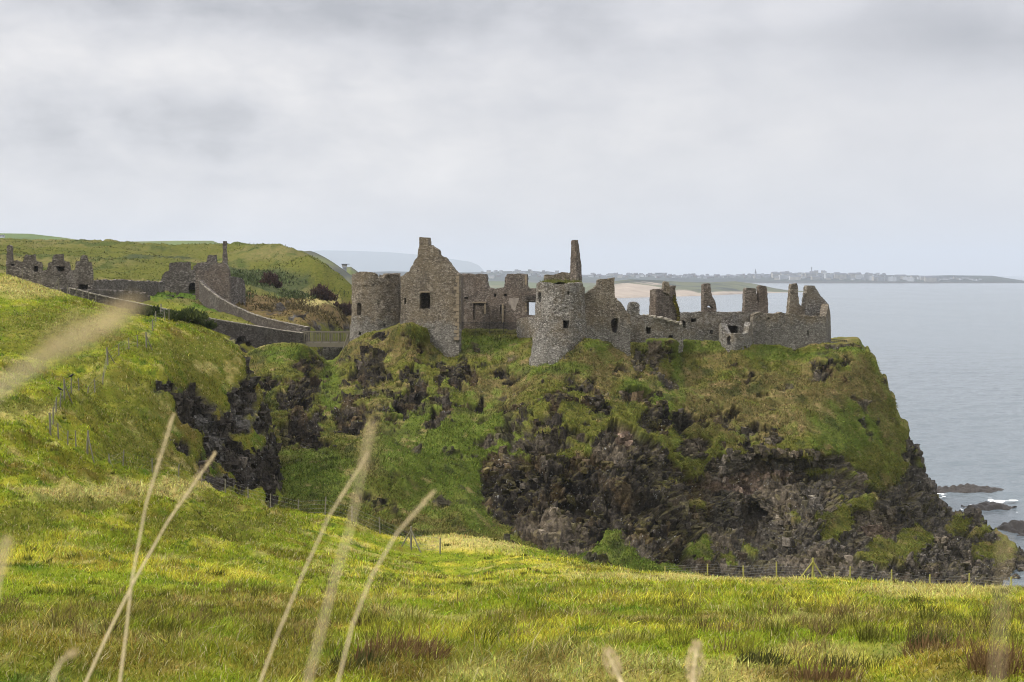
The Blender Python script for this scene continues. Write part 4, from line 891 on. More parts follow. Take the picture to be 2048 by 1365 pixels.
# --- footbridge
fb = empty('footbridge', base(650, 214, 686), 'wooden footbridge with close railings across the gap before the castle', 'bridge')
mb = MB(); a_, b2 = P(604, 686, 213.5), P(700, 686.5, 212.0)
dv = (b2 - a_); yaw = math.atan2(dv.y, dv.x); R_ = Matrix.Rotation(yaw, 3, 'Z'); mid = (a_ + b2) / 2
mb.box(mid + Vector((0, 1.0, -.1)), (dv.length, 2.0, .22), R_); mb.build('deck', M['wood'], fb)
mb = MB(); mb.box(mid + Vector((0, -.08, -.32)), (dv.length, .16, .55), R_); mb.box(mid + Vector((0, 2.0, -.32)), (dv.length, .16, .5), R_); mb.build('beam', M['wood'], fb)
for off in (0.0, 2.0):
    mb = MB(); o3 = Vector((0, off, 0)); mb.box(mid + o3 + Vector((0, 0, 1.62)), (dv.length, .12, .14), R_); mb.box(mid + o3 + Vector((0, 0, .12)), (dv.length, .09, .1), R_)
    for k in range(31):
        p = a_.lerp(b2, k / 30) + o3; mb.box(p + Vector((0, .03, .85)), (.065, .04, 1.5), R_)
    mb.build('railing', M['wood'], fb)
    for k in range(6):
        m5 = MB(); p = a_.lerp(b2, (k + .3) / 5.6) + o3; m5.box(p + Vector((0, -.09, .72)), (.13, .1, 1.75), R_); m5.build('post', M['wood'], fb)
ab = empty('bridge_pier', base(668, 215, 715), 'pale rubble abutment under the footbridge', 'pier')
wall('wall', [(640, 216.5), (700, 214.5)], [(645, 690), (700, 690), (700, 745), (650, 745), (648, 715)], 1.5, M['stone_grey'], ab, jag=.15, seed=101)
mb = MB(); st_ = empty('handrail', base(690, 207, 715), 'slanting timber handrail at the foot of the round tower, below the bridge', 'handrail')
mb.tube([P(680, 716, 206.2), P(697, 668, 207.5)], .09, 6); mb.tube([P(686, 716, 207.2), P(701, 672, 208)], .09, 6); mb.build('rail', M['wood'], st_)

# --- parapet walls of the castle path
def path_wall(label, line, top, low, thick, seed, capn):
    e = empty('path_wall', base(line[len(line) // 2][0], line[len(line) // 2][1], low[len(low) // 2][1]), label, 'wall', 'stone walls of the castle path')
    wall('wall', line, top + low[::-1], thick, M['stone_wall'], e, jag=.06, seed=seed, grid=.5)
    mb = MB(); tp = np.array(top); lp = np.array(line)
    for k in range(capn):
        px_ = tp[0, 0] + (tp[-1, 0] - tp[0, 0]) * (k + random.random()) / capn; D_ = 1 / np.interp(px_, lp[:, 0], 1 / lp[:, 1])
        p = P(px_, np.interp(px_, tp[:, 0], tp[:, 1]), D_ + thick * random.uniform(.05, .8)); s = random.uniform(.6, 1.25)
        mb.rock(p + Vector((0, 0, .02)), [.20 * s, .22 * s, .13 * s], seed * 100 + k)
    mb.build('coping', M['coping'], e)
path_wall('long near wall with pale coping, sloping down to the footbridge', [(140, 187), (230, 190), (330, 195.5), (400, 200), (500, 207), (570, 211.5), (613, 214)], [(140, 577), (180, 587), (230, 598), (280, 608), (330, 619), (400, 634), (450, 643), (500, 651), (560, 661), (613, 668)], [(140, 615), (230, 632), (330, 655), (400, 675), (500, 700), (613, 700)], .65, 111, 330)
path_wall('curved far wall dropping steeply from the gatehouse to the footbridge', [(398, 236), (410, 233), (430, 230), (470, 226), (520, 222), (570, 219), (616, 217)], [(398, 560), (408, 572), (420, 582), (440, 597), (465, 611), (500, 627), (535, 638), (570, 646), (616, 655)], [(398, 604), (430, 626), (470, 642), (520, 665), (616, 690)], .65, 121, 170)
fw = empty('field_wall', base(250, 232, 575), 'low dark wall linking the far left ruins and the gatehouse', 'wall')
wall('wall', [(172, 212), (330, 238)], [(172, 563), (200, 561), (240, 560), (280, 563), (330, 564), (330, 600), (172, 604)], .6, M['stone_far'], fw, jag=.12, seed=131, grid=.6)
fw2 = empty('field_wall', base(240, 208, 585), 'tumbled line of stones in front of the far left ruins', 'wall')
wall('wall', [(125, 196), (300, 222)], [(125, 578), (160, 580), (200, 582), (250, 583), (290, 588), (300, 592), (300, 612), (125, 606)], .7, M['stone_wall'], fw2, jag=.2, seed=132, grid=.6)
# --- gatehouse
gt = empty('gatehouse', base(395, 239, 588), 'ruined gatehouse with a slender finger of masonry standing on its wall', 'ruin')
h7 = [(378, 588), (377, 572), (381, 567), (388, 566), (392, 570), (392, 588)]
_, st, at = wall('wall', [(316, 240), (394, 241)], [(316, 592), (320, 572), (324, 555), (329, 545), (338, 541), (339, 527), (345, 525), (360, 525), (380, 524.5), (382, 541), (394, 542), (394, 605), (316, 605)], 1.0, M['stone_far'], gt, [h7], jag=.07, seed=141)
recess(h7, st, at, .8, 1.2, M['stone_far'], gt, 'doorway_shade_recess')
wall('front_wall', [(391, 237.5), (460, 236.5)], [(391, 542), (404, 541), (418, 543), (420, 533), (430, 527), (445, 526), (452, 529), (455, 539), (458, 548), (459, 610), (391, 600)], .9, M['stone_red'], gt, jag=.07, seed=142)
wall('rear_wall', [(385, 243), (436, 242.5)], [(386, 545), (387, 533), (394, 527), (405, 525), (413, 524), (414.5, 513), (419, 511), (430, 510.5), (432, 525), (435, 530), (436, 550), (386, 550)], .9, M['stone_far'], gt, jag=.08, seed=143)
wall('chimney', [(443, 238.5), (455, 238.5)], [(444, 540), (445, 520), (446, 500), (445, 496), (446, 483), (452, 482), (453, 493), (452, 497), (453.5, 512), (454, 540)], .8, M['stone_far'], gt, jag=.05, seed=144)
wall('side_wall', [(458, 238), (491, 242)], [(458, 557), (468, 554), (480, 556), (488, 560), (491, 575), (491, 615), (458, 615)], .8, M['stone_far'], gt, jag=.09, seed=145)
# --- lodging ruins at the far left
lg_ = empty('lodging_ruin', base(110, 205, 575), 'row of ruined lodgings with several broken chimney stacks on the skyline of the slope', 'ruin')
wall('pillar', [(10, 206), (25, 206)], [(12, 560), (13, 525), (14, 505), (13.5, 492), (18, 490.5), (22.5, 491.5), (23, 508), (23.5, 523), (25, 560)], .8, M['stone_far'], lg_, jag=.06, seed=151)
h8 = [rect(22, 528, 29, 532), rect(68, 533, 76, 544)]
_, st, at = wall('wall', [(12, 205.5), (98, 206.5)], [(12, 535), (20, 523), (34, 522), (46, 524), (49, 512), (52, 509.5), (70, 509.5), (71.5, 523), (82, 525), (84, 542), (95, 540), (98, 545), (98, 600), (12, 600)], .9, M['stone_far'], lg_, h8, jag=.07, seed=152)
for h in h8: recess(h, st, at, .9, .6, M['stone_far'], lg_)
h9 = [[(112, 533), (130, 533), (127, 543), (117, 543)], rect(117, 565, 120, 569)]
_, st, at = wall('hearth_wall', [(92, 205.5), (142, 206)], [(92, 560), (96, 527), (105, 523), (106, 511), (112, 508.5), (126, 509), (127, 522), (137, 523), (140, 534), (142, 545), (142, 600), (92, 600)], .9, M['stone_far'], lg_, h9, jag=.07, seed=153)
for h in h9: recess(h, st, at, .9, .7, M['stone_far'], lg_)
h10 = [rect(157, 569, 176, 580)]
_, st, at = wall('end_wall', [(128, 205), (187, 206)], [(128, 560), (140, 541), (150, 540), (151, 525), (160, 522), (161.5, 512), (168, 510), (175, 511), (176, 523), (184, 525), (186, 548), (187, 610), (128, 600)], .9, M['stone_far'], lg_, h10, jag=.07, seed=154)
recess(h10[0], st, at, .9, .7, M['stone_far'], lg_)
wall('front_wall', [(58, 201), (132, 203)], [(58, 560), (66, 548), (78, 546), (92, 549), (98, 546), (112, 546), (126, 547), (130, 560), (132, 600), (58, 600)], .6, M['stone_far'], lg_, jag=.08, seed=155)

# ------------------------------------------------------------------ fences
def fence(name_label, posts, cat_pt, pm, hpost, nwire, braces, r=.05):
    """posts = [(px, D, height factor)]; posts, braces and wires are parts of one fence"""
    x0 = posts[len(posts) // 2]
    e = empty('wire_fence', ((x0[0] - CX) / F * x0[1], x0[1], groundA(x0[0], x0[1])), name_label, 'fence')
    tops = []
    for i, (px, D, hf) in enumerate(posts):
        x = (px - CX) / F * D; z = groundA(px, D); h = hpost * hf; tilt = Vector((random.uniform(-.06, .06), random.uniform(-.05, .05), 0)) * (1 if pm is M['post_grey'] else .3)
        m5 = MB(); rr = r * (1.5 if hf > 1.1 else 1); m5.tube([(x, D, z - .4), (x + tilt.x * h * .5, D + tilt.y * h * .5, z + h * .5), (x + tilt.x * h, D + tilt.y * h, z + h)], [rr * 1.05, rr, rr * .95], 7); m5.build('post', pm, e)
        tops.append((Vector((x, D, z)), tilt, h))
    for i, dxx, dyy in braces:
        b, tl, h = tops[i]; m5 = MB(); q = b + Vector((dxx, dyy, 0)); q.z = groundA(CX + F * q.x / q.y, q.y) - .1
        m5.tube([b + tl * h * .85 + Vector((0, -.06, h * .85)), q], r * .95, 6); m5.build('brace', pm, e)
    for k in range(nwire):
        m5 = MB(); f = .18 + .72 * k / max(nwire - 1, 1)
        m5.tube([b + tl * (hpost * f) + Vector((0, -r, hpost * f)) for b, tl, h in tops], .0045, 4); m5.build('wire', M['wire'], e)
    return e
fence('taut wire fence with yellow green posts along the far field edge', [(1330, 104, .9), (1415, 102, .9), (1487, 100.5, .95), (1553, 99, 1), (1625, 98, 1.25), (1700, 97.5, 1), (1783, 97, 1.05), (1860, 96.5, 1.05), (1938, 96, 1.05), (2022, 95.5, 1.05), (2110, 95, 1.05), (2200, 94, 1.05)], None, M['post_green'], 1.25, 6, [(4, -1.05, -.1), (4, 1.05, -.1)], .055)
fence('weathered wire fence winding down the left slope to the gully edge',
  [(46, 158, 1.1), (80, 160, .9), (118, 163, 1.25), (135, 165, .9), (152, 166, .9), (166, 167, .9), (178, 168, .9), (192, 168, .9), (212, 168, .9), (232, 168, .9)], None, M['post_grey'], 1.35, 3, [(2, -.7, -.3)])
fence('old sagging fence with grey stakes below the gorse bushes', [(338, 152, 1.1), (321, 153, 1.2), (330, 150, .8), (312, 147, .9), (306, 143, .9), (293, 135, 1.3), (275, 133, .9), (258, 131, .9), (238, 128, .9), (216, 125, 1.3), (205, 122, .9), (190, 119, .9), (175, 116, .9), (158, 113, .9), (143, 110, 1), (129, 108, 1.3), (120, 105, 1), (112, 103, .9), (106, 100, 1), (101, 97, 1.2), (117, 98, .9), (135, 98, .9), (152, 98, .9), (174, 99, 1.25), (219, 101, 1.1), (246, 103, 1.0), (305, 106, .9), (357, 109, .9), (404, 111, .95), (451, 110.5, 1), (497, 110, 1), (541, 109.5, .95), (596, 108.5, 1), (650, 107.5, 1.1), (704, 107, 1), (760, 106, 1), (822, 101, 1.35), (880, 99.5, .9)], None, M['post_grey'], 1.25, 4, [(5, .5, .5), (9, .5, .6), (15, .5, .6), (23, .75, -.6), (36, -.75, .3), (36, .8, -.7), (24, .5, -.4)])

# ------------------------------------------------------------------ grass
def blades(name, base_p, up, h, wd, col, lean, label=None, parent=None):
    n = len(base_p); side = rng.normal(size=(n, 3)); side[:, 2] *= .2; side[:, 1] *= .45; side /= np.linalg.norm(side, axis=1, keepdims=True)
    h = h[:, None]; wd = wd[:, None]
    v0 = base_p - side * wd; v1 = base_p + side * wd
    m = base_p + up * h * .55 + lean * h * .22; v2 = m - side * wd * .8; v3 = m + side * wd * .8
    tip = base_p + up * h * .92 + lean * h * .75
    V = np.stack([v0, v1, v2, v3, tip], 1).reshape(-1, 3); b = np.arange(n) * 5
    Q = np.stack([b, b + 1, b + 3, b + 2], 1); T = np.stack([b + 2, b + 3, b + 4], 1)
    o = bigmesh(name, V, Q, M['blade'], np.repeat(col, 5, 0), None, T, False, parent)
    return o
def interpA(px, D):
    i = np.interp(D, drows, np.arange(len(drows))); j = np.interp(px, pcols, np.arange(len(pcols)))
    i0 = np.clip(np.floor(i).astype(int), 0, len(drows) - 2); j0 = np.clip(np.floor(j).astype(int), 0, len(pcols) - 2); fi = (i - i0); fj = (j - j0)
    def bl(arr):
        arr = arr.reshape(DD.shape + arr.shape[1:]); e = (...,) if arr.ndim == 2 else (..., None)
        a_ = (lambda x: x if arr.ndim == 2 else x[:, None])
        return (arr[i0, j0] * a_(1 - fj) + arr[i0, j0 + 1] * a_(fj)) * a_(1 - fi) + (arr[i0 + 1, j0] * a_(1 - fj) + arr[i0 + 1, j0 + 1] * a_(fj)) * a_(fi)
    return bl(posA[:, 2]), bl(rockA_), bl(colA)
def meadow():
    N1, N2 = 780000, 330000
    px = np.r_[rng.uniform(-380, 2330, N1), rng.uniform(-380, 620, N2), rng.uniform(-990, -380, 60000), rng.uniform(2330, 3300, 60000)]
    D = np.r_[np.exp(rng.uniform(math.log(8), math.log(118), N1)), rng.uniform(48, 176, N2), np.exp(rng.uniform(math.log(12), math.log(170), 60000)), np.exp(rng.uniform(math.log(12), math.log(118), 60000))]
    # tufts: pull part of the blades together
    x = (px - CX) / F * D; p0 = np.c_[x, D, x * 0]
    cl = fbm(p0, 1.1, 2, 701)
    z, rk, col = interpA(px, D)
    p = np.c_[x, D, z - .02]
    hn = fbm(p, 3.0, 3, 711); h = (.09 + .11 * np.clip(hn + 1.2 * cl + .1, 0, 1.3)) * rng.uniform(.5, 1.5, len(p))
    fpx_, fpy__ = pix(p)
    rustm = (col[:, 0] > col[:, 1] * 1.12); strawm = (col[:, 0] > .27)
    h *= np.where(rustm & (D < 40), 1.35, 1.0) * np.where(strawm, 1.25, 1.0)
    h *= np.clip(.55 + D * .012, .55, 1.25)
    wd = np.maximum(.0045, D * .00024) * rng.uniform(.7, 1.4, len(p))
    keep = (rk < .45) & (z > 2)
    lean = np.tile(np.array([.10, -.08, -.15]), (len(p), 1)) + rng.normal(0, .75, (len(p), 3)) * [1, 1, .5] + np.c_[fbm(p, 2.2, 2, 721), fbm(p, 2.2, 2, 722), 0 * x] * .45
    up = np.tile(np.array([0, 0, 1.0]), (len(p), 1)) + rng.normal(0, .12, (len(p), 3))
    c = col * np.exp(rng.normal(0, .38, (len(p), 1))) * np.exp(rng.normal(0, .10, (len(p), 3)))
    dry = rng.random(len(p)) < .07; c[dry] = np.array([.40, .35, .18]) * rng.uniform(.6, 1.1, (dry.sum(), 1))
    c = np.clip(c * 1.27, 0, .75)
    # rush tufts standing out of the turf
    nt, nb_ = 2400, 60
    tx = rng.uniform(-380, 2330, nt); tD = np.exp(rng.uniform(math.log(14), math.log(105), nt)); tp = np.c_[(tx - CX) / F * tD, tD, tD * 0]
    ok = rng.random(nt) < sstep(-.35, .35, fbm(tp, 7, 3, 751)); tx, tD = tx[ok], tD[ok]; nt = len(tx)
    tz, tr, tc = interpA(tx, tD); rad = rng.uniform(.10, .34, nt); hh_ = rng.uniform(.13, .32, nt)
    kind = rng.random(nt); tcol = np.where((kind < .5)[:, None], np.array([.095, .100, .020]), np.where((kind < .75)[:, None], np.array([.15, .115, .045]), np.array([.20, .20, .03]))) * rng.uniform(.7, 1.3, (nt, 1))
    ii = np.repeat(np.arange(nt), nb_); n2_ = len(ii); an = rng.uniform(0, 6.28, n2_); rr_ = rad[ii] * np.sqrt(rng.random(n2_))
    q = np.c_[(tx[ii] - CX) / F * tD[ii] + rr_ * np.cos(an), tD[ii] + rr_ * np.sin(an), tz[ii] - .02]
    p = np.r_[p, q]; keep = np.r_[keep, (tr[ii] < .3) & (tz[ii] > 2)]; h = np.r_[h, hh_[ii] * rng.uniform(.5, 1.2, n2_) * (1 - .5 * rr_ / .34)]
    wd = np.r_[wd, np.maximum(.004, tD[ii] * .00022) * rng.uniform(.7, 1.4, n2_)]; c = np.r_[c, np.clip(tcol[ii] * np.exp(rng.normal(0, .35, (n2_, 1))), 0, .6)]
    up = np.r_[up, np.tile([0, 0, 1.0], (n2_, 1)) + rng.normal(0, .15, (n2_, 3))]; lean = np.r_[lean, np.c_[np.cos(an), np.sin(an), an * 0] * .5 + rng.normal(0, .3, (n2_, 3)) + [.2, 0, 0]]
    o = blades('grass', p[keep], up[keep], h[keep], wd[keep], c[keep], lean[keep]); tag(o, kind='stuff')
meadow()
def cliff_grass():
    nc = len(bc); nf = NR * nc
    wgt = (1 - rockBv[:nf]) ** 3 * (rockBv[:nf] < .5); n = 150000
    idx = rng.choice(nf, n, p=wgt / wgt.sum()); nr_ = gnormals(posB.reshape(nr, nc, 3)).reshape(-1, 3)
    if nr_[:nf, 1].mean() > 0: nr_ = -nr_
    ii = np.clip(idx + 1, 0, nf - 1)
    p = posB[idx] + (posB[ii] - posB[idx]) * rng.random((n, 1)) * .9 + rng.normal(0, .06, (n, 3))
    up = nr_[idx] * .55 + np.array([.05, 0, .35]) + rng.normal(0, .2, (n, 3)); lean = np.tile(np.array([.15, -.35, -.9]), (n, 1)) + rng.normal(0, .35, (n, 3))
    h = rng.uniform(.25, .75, n) * (.7 + .8 * np.clip(fbm(p, 2.0, 2, 731) + .3, 0, 1)); wd = rng.uniform(.025, .055, n)
    c = np.clip(colBv[idx] * np.exp(rng.normal(0, .33, (n, 1))) * np.exp(rng.normal(0, .08, (n, 3))) * 1.15, 0, .6)
    o = blades('cliff_grass', p, up, h, wd, c, lean); tag(o, kind='stuff')
cliff_grass()

# ------------------------------------------------------------------ jointed basalt: angular blocks standing out of the bare rock
def blocks(name, pos_, nrm_, col_, wgt, n, smin, smax, seed):
    r = np.random.default_rng(seed); idx = r.choice(len(pos_), n, p=wgt / wgt.sum())
    s = smin * (smax / smin) ** (r.random(n) ** 1.7); a = r.uniform(0, 6.28, n)
    hx, hy, hz = s * r.uniform(.35, .8, n), s * r.uniform(.35, .7, n), s * r.uniform(.35, 1.0, n)
    c = pos_[idx] - nrm_[idx] * (s * .30)[:, None]
    sg = np.array([(x, y, z) for z in (-1, 1) for y in (-1, 1) for x in (-1, 1)], float)
    loc = sg[None] * np.stack([hx, hy, hz], 1)[:, None] * r.uniform(.72, 1.15, (n, 8, 1)) + r.normal(0, .08, (n, 8, 3)) * s[:, None, None]
    tx, ty = r.normal(0, .22, n), r.normal(0, .22, n)
    loc[:, :, 0] += tx[:, None] * loc[:, :, 2]; loc[:, :, 1] += ty[:, None] * loc[:, :, 2]
    ca, sa = np.cos(a)[:, None], np.sin(a)[:, None]
    X = loc[:, :, 0] * ca - loc[:, :, 1] * sa; Y = loc[:, :, 0] * sa + loc[:, :, 1] * ca
    V = np.stack([X, Y, loc[:, :, 2]], -1) + c[:, None]
    q = np.array([(0, 2, 3, 1), (4, 5, 7, 6), (0, 1, 5, 4), (2, 6, 7, 3), (0, 4, 6, 2), (1, 3, 7, 5)])
    Q = (np.arange(n)[:, None, None] * 8 + q[None]).reshape(-1, 4)
    cc = np.clip(col_[idx] * np.exp(r.normal(0.05, .4, (n, 1))), 0, .5)
    o = bigmesh(name, V.reshape(-1, 3), Q, M['ground'], np.repeat(cc, 8, 0), {'rock': np.ones(n * 8)}, smooth=False); tag(o, kind='stuff')
nfB = NR * len(bc)
nB_ = gnormals(posB.reshape(nr, len(bc), 3)).reshape(-1, 3)[:nfB]
if nB_[:, 1].mean() > 0: nB_ = -nB_
blocks('basalt_blocks', posB[:nfB], nB_, colBv[:nfB], sstep(.6, .95, rockBv[:nfB]) * (.04 + sstep(.0, .45, fbm(posB[:nfB], 4, 3, 761)) * (.35 + .65 * (1 - pin[:nfB]))), 9000, .14, .75, 71)
nA_ = gnormals(posA.reshape(DD.shape + (3,))).reshape(-1, 3); nA_ *= np.sign(nA_[:, 2:3] + 1e-9)
blocks('spur_blocks', posA, nA_, colA, rockA_ ** 3 * (posA[:, 1] < 235), 3200, .16, .8, 72)

# ------------------------------------------------------------------ bushes
def bush(label, px, D, rx, ry, rz, n, size, c0, c1, seed, group, zoff=0.0, name='gorse_bush', cat='bush'):
    r = np.random.default_rng(seed); x = (px - CX) / F * D; z = groundA(px, D)
    e = empty(name, (x, D, z), label, cat, group)
    mb = MB()
    for k in range(5):
        a = r.uniform(0, 6.28); mb.tube([(x + .1 * math.cos(a), D + .1 * math.sin(a), z - .2), (x + rx * .3 * math.cos(a), D + ry * .3 * math.sin(a), z + rz * .35), (x + rx * .6 * math.cos(a), D + ry * .6 * math.sin(a), z + rz * .7)], [.06, .04, .02], 5)
    mb.build('stem', M['post_grey'], e)
    cen = r.normal(size=(14, 3)); cen /= np.linalg.norm(cen, axis=1, keepdims=True); cen[:, 2] = np.abs(cen[:, 2]); cen *= r.uniform(.35, .8, (14, 1))
    q = cen[r.integers(0, 14, n)]; d = r.normal(size=(n, 3)); d /= np.linalg.norm(d, axis=1, keepdims=True); q = q + d * (r.random((n, 1)) ** .5) * .38
    p = q * [rx, ry, rz] + [x, D, z + zoff]; p = p[p[:, 2] > z - .2]; n = len(p); d = d[:n]
    f = np.clip(fbm(p, rx * .5, 2, seed) * .8 + .5 + r.normal(0, .2, n), 0, 1)
    c = np.array(c0) + (np.array(c1) - np.array(c0)) * f[:, None]
    out = q[:n] / (np.linalg.norm(q[:n], axis=1, keepdims=True) + 1e-6)
    o3 = [s for s in (x, D, z)]
    o = blades('foliage', p - o3, out * .8 + [0, 0, .5] + r.normal(0, .35, (n, 3)), r.uniform(.6, 1.5, n) * size, r.uniform(.16, .3, n) * size, c, r.normal(0, .5, (n, 3)), parent=e)
    return e
GB = 'gorse bushes by the old fence'
dkg, ltg = (.022, .034, .012), (.085, .105, .030)
bush('broad dark gorse bush right of the old fence, widest of the group', 372, 156, 2.9, 2.0, 1.35, 5200, .26, dkg, ltg, 801, GB)
bush('round gorse bush touching the fence posts at its left', 338, 153, 1.6, 1.4, 1.15, 3000, .25, dkg, ltg, 802, GB)
bush('small gorse bush left of the fence, just below the path wall', 303, 160, 1.6, 1.2, .8, 2000, .24, dkg, ltg, 803, GB)
bush('low grey green gorse clump left of the old fence', 285, 150, 1.4, 1.0, .7, 1600, .26, (.03, .042, .016), (.09, .105, .04), 804, GB)
bush('spreading gorse at the right end of the group near the slope edge', 410, 158, 1.6, 1.4, .75, 2200, .25, dkg, ltg, 805, GB)
GR = 'brown shrubs beyond the bridge'
rb0, rb1 = (.030, .020, .018), (.085, .052, .042)
bush('tall slanting brown shrub right of the gatehouse', 541, 282, 2.4, 2.0, 2.6, 2200, .5, rb0, rb1, 811, GR, name='shrub', cat='shrub')
bush('round dark brown shrub behind the footbridge', 642, 284, 3.0, 2.4, 2.6, 2600, .5, rb0, rb1, 812, GR, name='shrub', cat='shrub')
bush('wide low brown shrub touching the round tower edge', 688, 288, 3.4, 2.4, 2.2, 2600, .5, rb0, rb1, 813, GR, name='shrub', cat='shrub')
bush('small brown shrub left of the round dark one', 622, 294, 1.7, 1.4, 1.6, 1400, .45, rb0, rb1, 814, GR, name='shrub', cat='shrub')
# coastal dark scrub on the far slope: one mass
def scrub():
    n = 26000; px = rng.uniform(455, 700, n); D = rng.uniform(240, 350, n); z, rk, col = interpA(px, D); x = (px - CX) / F * D; p = np.c_[x, D, z]
    fx, fy = pix(p); m = sstep(-.1, .4, ells(fx, fy, [(505, 556, 55, 14), (560, 562, 60, 18), (620, 590, 70, 14), (580, 630, 80, 30), (690, 630, 30, 25), (480, 600, 30, 16)]) + .5 * fbm(p, 6, 3, 741)); keep = (rng.random(n) < m) & (rk < .5); p = p[keep]; n = len(p)
    low = fy[keep] > 600
    c = np.where(low[:, None], np.array([.085, .068, .032]), np.array([.055, .072, .028])) * np.exp(rng.normal(0, .4, (n, 1)))
    o = blades('scrub', p, np.tile([0, 0, 1.0], (n, 1)) + rng.normal(0, .4, (n, 3)), rng.uniform(.2, .55, n), rng.uniform(.06, .14, n), c, rng.normal(0, .7, (n, 3))); tag(o, kind='stuff')
scrub()
def pasture():
    n = 90000; px = rng.uniform(-150, 690, n); D = np.exp(rng.uniform(math.log(215), math.log(530), n)); z, rk, col = interpA(px, D); p = np.c_[(px - CX) / F * D, D, z]
    m = fbm(p, 9, 4, 771) + .5 * fbm(p * [1, .4, 1], 3, 3, 772); keep = (rk < .4) & (rng.random(n) < sstep(-.5, .4, m)) & (z > 20); p = p[keep]; n = len(p)
    dark_ = sstep(.0, .4, fbm(p, 12, 3, 775)); c = col[keep] * (1.12 - .4 * dark_)[:, None] * np.exp(rng.normal(0, .3, (n, 1)))
    o = blades('pasture_tufts', p, np.tile([0, 0, 1.0], (n, 1)) + rng.normal(0, .5, (n, 3)), rng.uniform(.08, .24, n) * (.7 + .6 * dark_), rng.uniform(.05, .16, n), np.clip(c, 0, .5), rng.normal(0, .7, (n, 3))); tag(o, kind='stuff')
pasture()
# turf tufts on the big tower's head
def cap_turf():
    n = 900; a = rng.uniform(0, 6.28, n); r = 2.7 * np.sqrt(rng.random(n)); z0 = P(1121, 567, 183)[2]
    loc = np.array(t2.location); p = np.c_[X2 + r * np.cos(a), 186.3 + r * np.sin(a), np.full(n, z0)] - loc
    c = np.array([.12, .125, .035]) * np.exp(rng.normal(0, .3, (n, 1)))
    blades('grass_tuft', p, np.tile([0, 0, 1.0], (n, 1)), rng.uniform(.2, .55, n), rng.uniform(.02, .05, n), c, rng.normal(0, .5, (n, 3)), parent=t2)['kind'] = 'stuff'
cap_turf()
_ip, _iv = IVY; _n = len(_ip)
blades('ivy', _ip, np.tile([0, -.5, .3], (_n, 1)) + _iv.normal(0, .4, (_n, 3)), _iv.uniform(.15, .35, _n), _iv.uniform(.05, .1, _n), np.array([.13, .115, .025]) * np.exp(_iv.normal(0, .4, (_n, 1))), _iv.normal(0, .6, (_n, 3)), parent=cb)

# ------------------------------------------------------------------ dock and rush clumps in the field
def clump(label, px, D, rad, hgt, n, c0, c1, seed, cat='plant', name='dock_clump'):
    r = np.random.default_rng(seed); x = (px - CX) / F * D; z = groundA(px, D)
    a = r.uniform(0, 6.28, n); q = rad * np.sqrt(r.random(n)); p = np.c_[q * np.cos(a), q * np.sin(a), np.zeros(n)]
    c = np.array(c0) + (np.array(c1) - np.array(c0)) * r.random((n, 1))
    o = blades(name, p, np.tile([0, 0, 1.0], (n, 1)) + np.c_[p[:, :2] / rad * .3, np.zeros(n)] + r.normal(0, .12, (n, 3)), hgt * r.uniform(.5, 1.2, n), np.maximum(.005, D * .00025) * r.uniform(.7, 1.5, n), c, r.normal(0, .3, (n, 3)) + [.25, 0, 0])
    o.location = (x, D, z - .02); return tag(o, label, cat, 'dark weed clumps in the field')
ru0, ru1 = (.085, .05, .022), (.20, .13, .06); dk0, dk1 = (.035, .045, .014), (.09, .085, .03)
def Drow(py): return 1.0 / ((py - HOR) / F - 0.204)
for i, (lab, px, py, rad, hg, n, a, b) in enumerate([   # radius and height in double metres
    ('wide rust brown dock patch at the bottom, left of centre', 800, 1330, .75, .5, 700, ru0, ru1),
    ('rust brown stand of dead docks, tallest in the right half', 1905, 1318, .8, .55, 650, ru0, ru1),
    ('dark rush clump beside the dead docks on the right', 1855, 1305, .35, .45, 260, dk0, dk1),
    ('dark pointed rush tuft in the lower right of the field', 1680, 1318, .4, .5, 300, dk0, dk1),
    ('rounded dark tuft nearest the bottom, right of centre', 1525, 1328, .4, .4, 280, dk0, dk1),
    ('brown leaning clump in the middle of the right field', 1825, 1250, .7, .5, 330, ru0, dk1),
    ('dark bramble like tuft at the bottom left of the rust patch', 715, 1340, .4, .4, 300, dk0, dk1),
    ('reddish weeds in the lower right corner', 2020, 1350, .6, .5, 520, ru0, ru1),
    ('red brown weed stand at the bottom, right of centre', 1650, 1352, .5, .45, 420, ru0, ru1)]):
    clump(lab, px, min(Drow(py), 60), rad * .6, hg * .42, n, a, b, 900 + i)

# ------------------------------------------------------------------ tall dry stalks close to the lens
def stalk(label, pts, D, rs, head, seed):
    """pts: traced (px,row) from the root upwards; head = length share of the seed head"""
    r = random.Random(seed); e = P(pts[0][0], pts[0][1], D)
    root = Vector((e.x - (P(*pts[1], D).x - e.x) * .8, D, float(zA(1024, D)[0])))
    g = empty('grass_stalk', root, label, 'grass stalk', 'tall dry grass stalks close by')
    line = [root] + [P(px, py, D + .004 * i) for i, (px, py) in enumerate(pts)]
    mb = MB(); mb.tube(line, [rs * (1.15 - .6 * i / len(line)) for i in range(len(line))], 6); mb.build('stem', M['stalk'], g)
    if head:
        a, b = line[-2], line[-1]; ax = (b - a); mb = MB()
        for k in range(80):
            t = k / 80; c = a + ax * (1 - head + head * t); rad = rs * 2.6 * math.sin(math.pi * min(1, .12 + t * .85)) + rs * .5
            d = Vector((r.uniform(-1, 1), r.uniform(-1, 1), r.uniform(-.2, .6))).normalized()
            q = c + d * rad; u = (ax.normalized() * .8 + d * .5).normalized() * rs * 2.0; s = u.cross(Vector((0, 1, .1))).normalized() * rs * .45; f = Vector((0, rs * .45, 0))
            mb.add([q, q + u * .5 + s, q + u, q + u * .5 - s, q + u * .5 + f], [(0, 1, 4), (1, 2, 4), (2, 3, 4), (3, 0, 4)])
        mb.build('seed_head', M['stalk'], g)
    return g
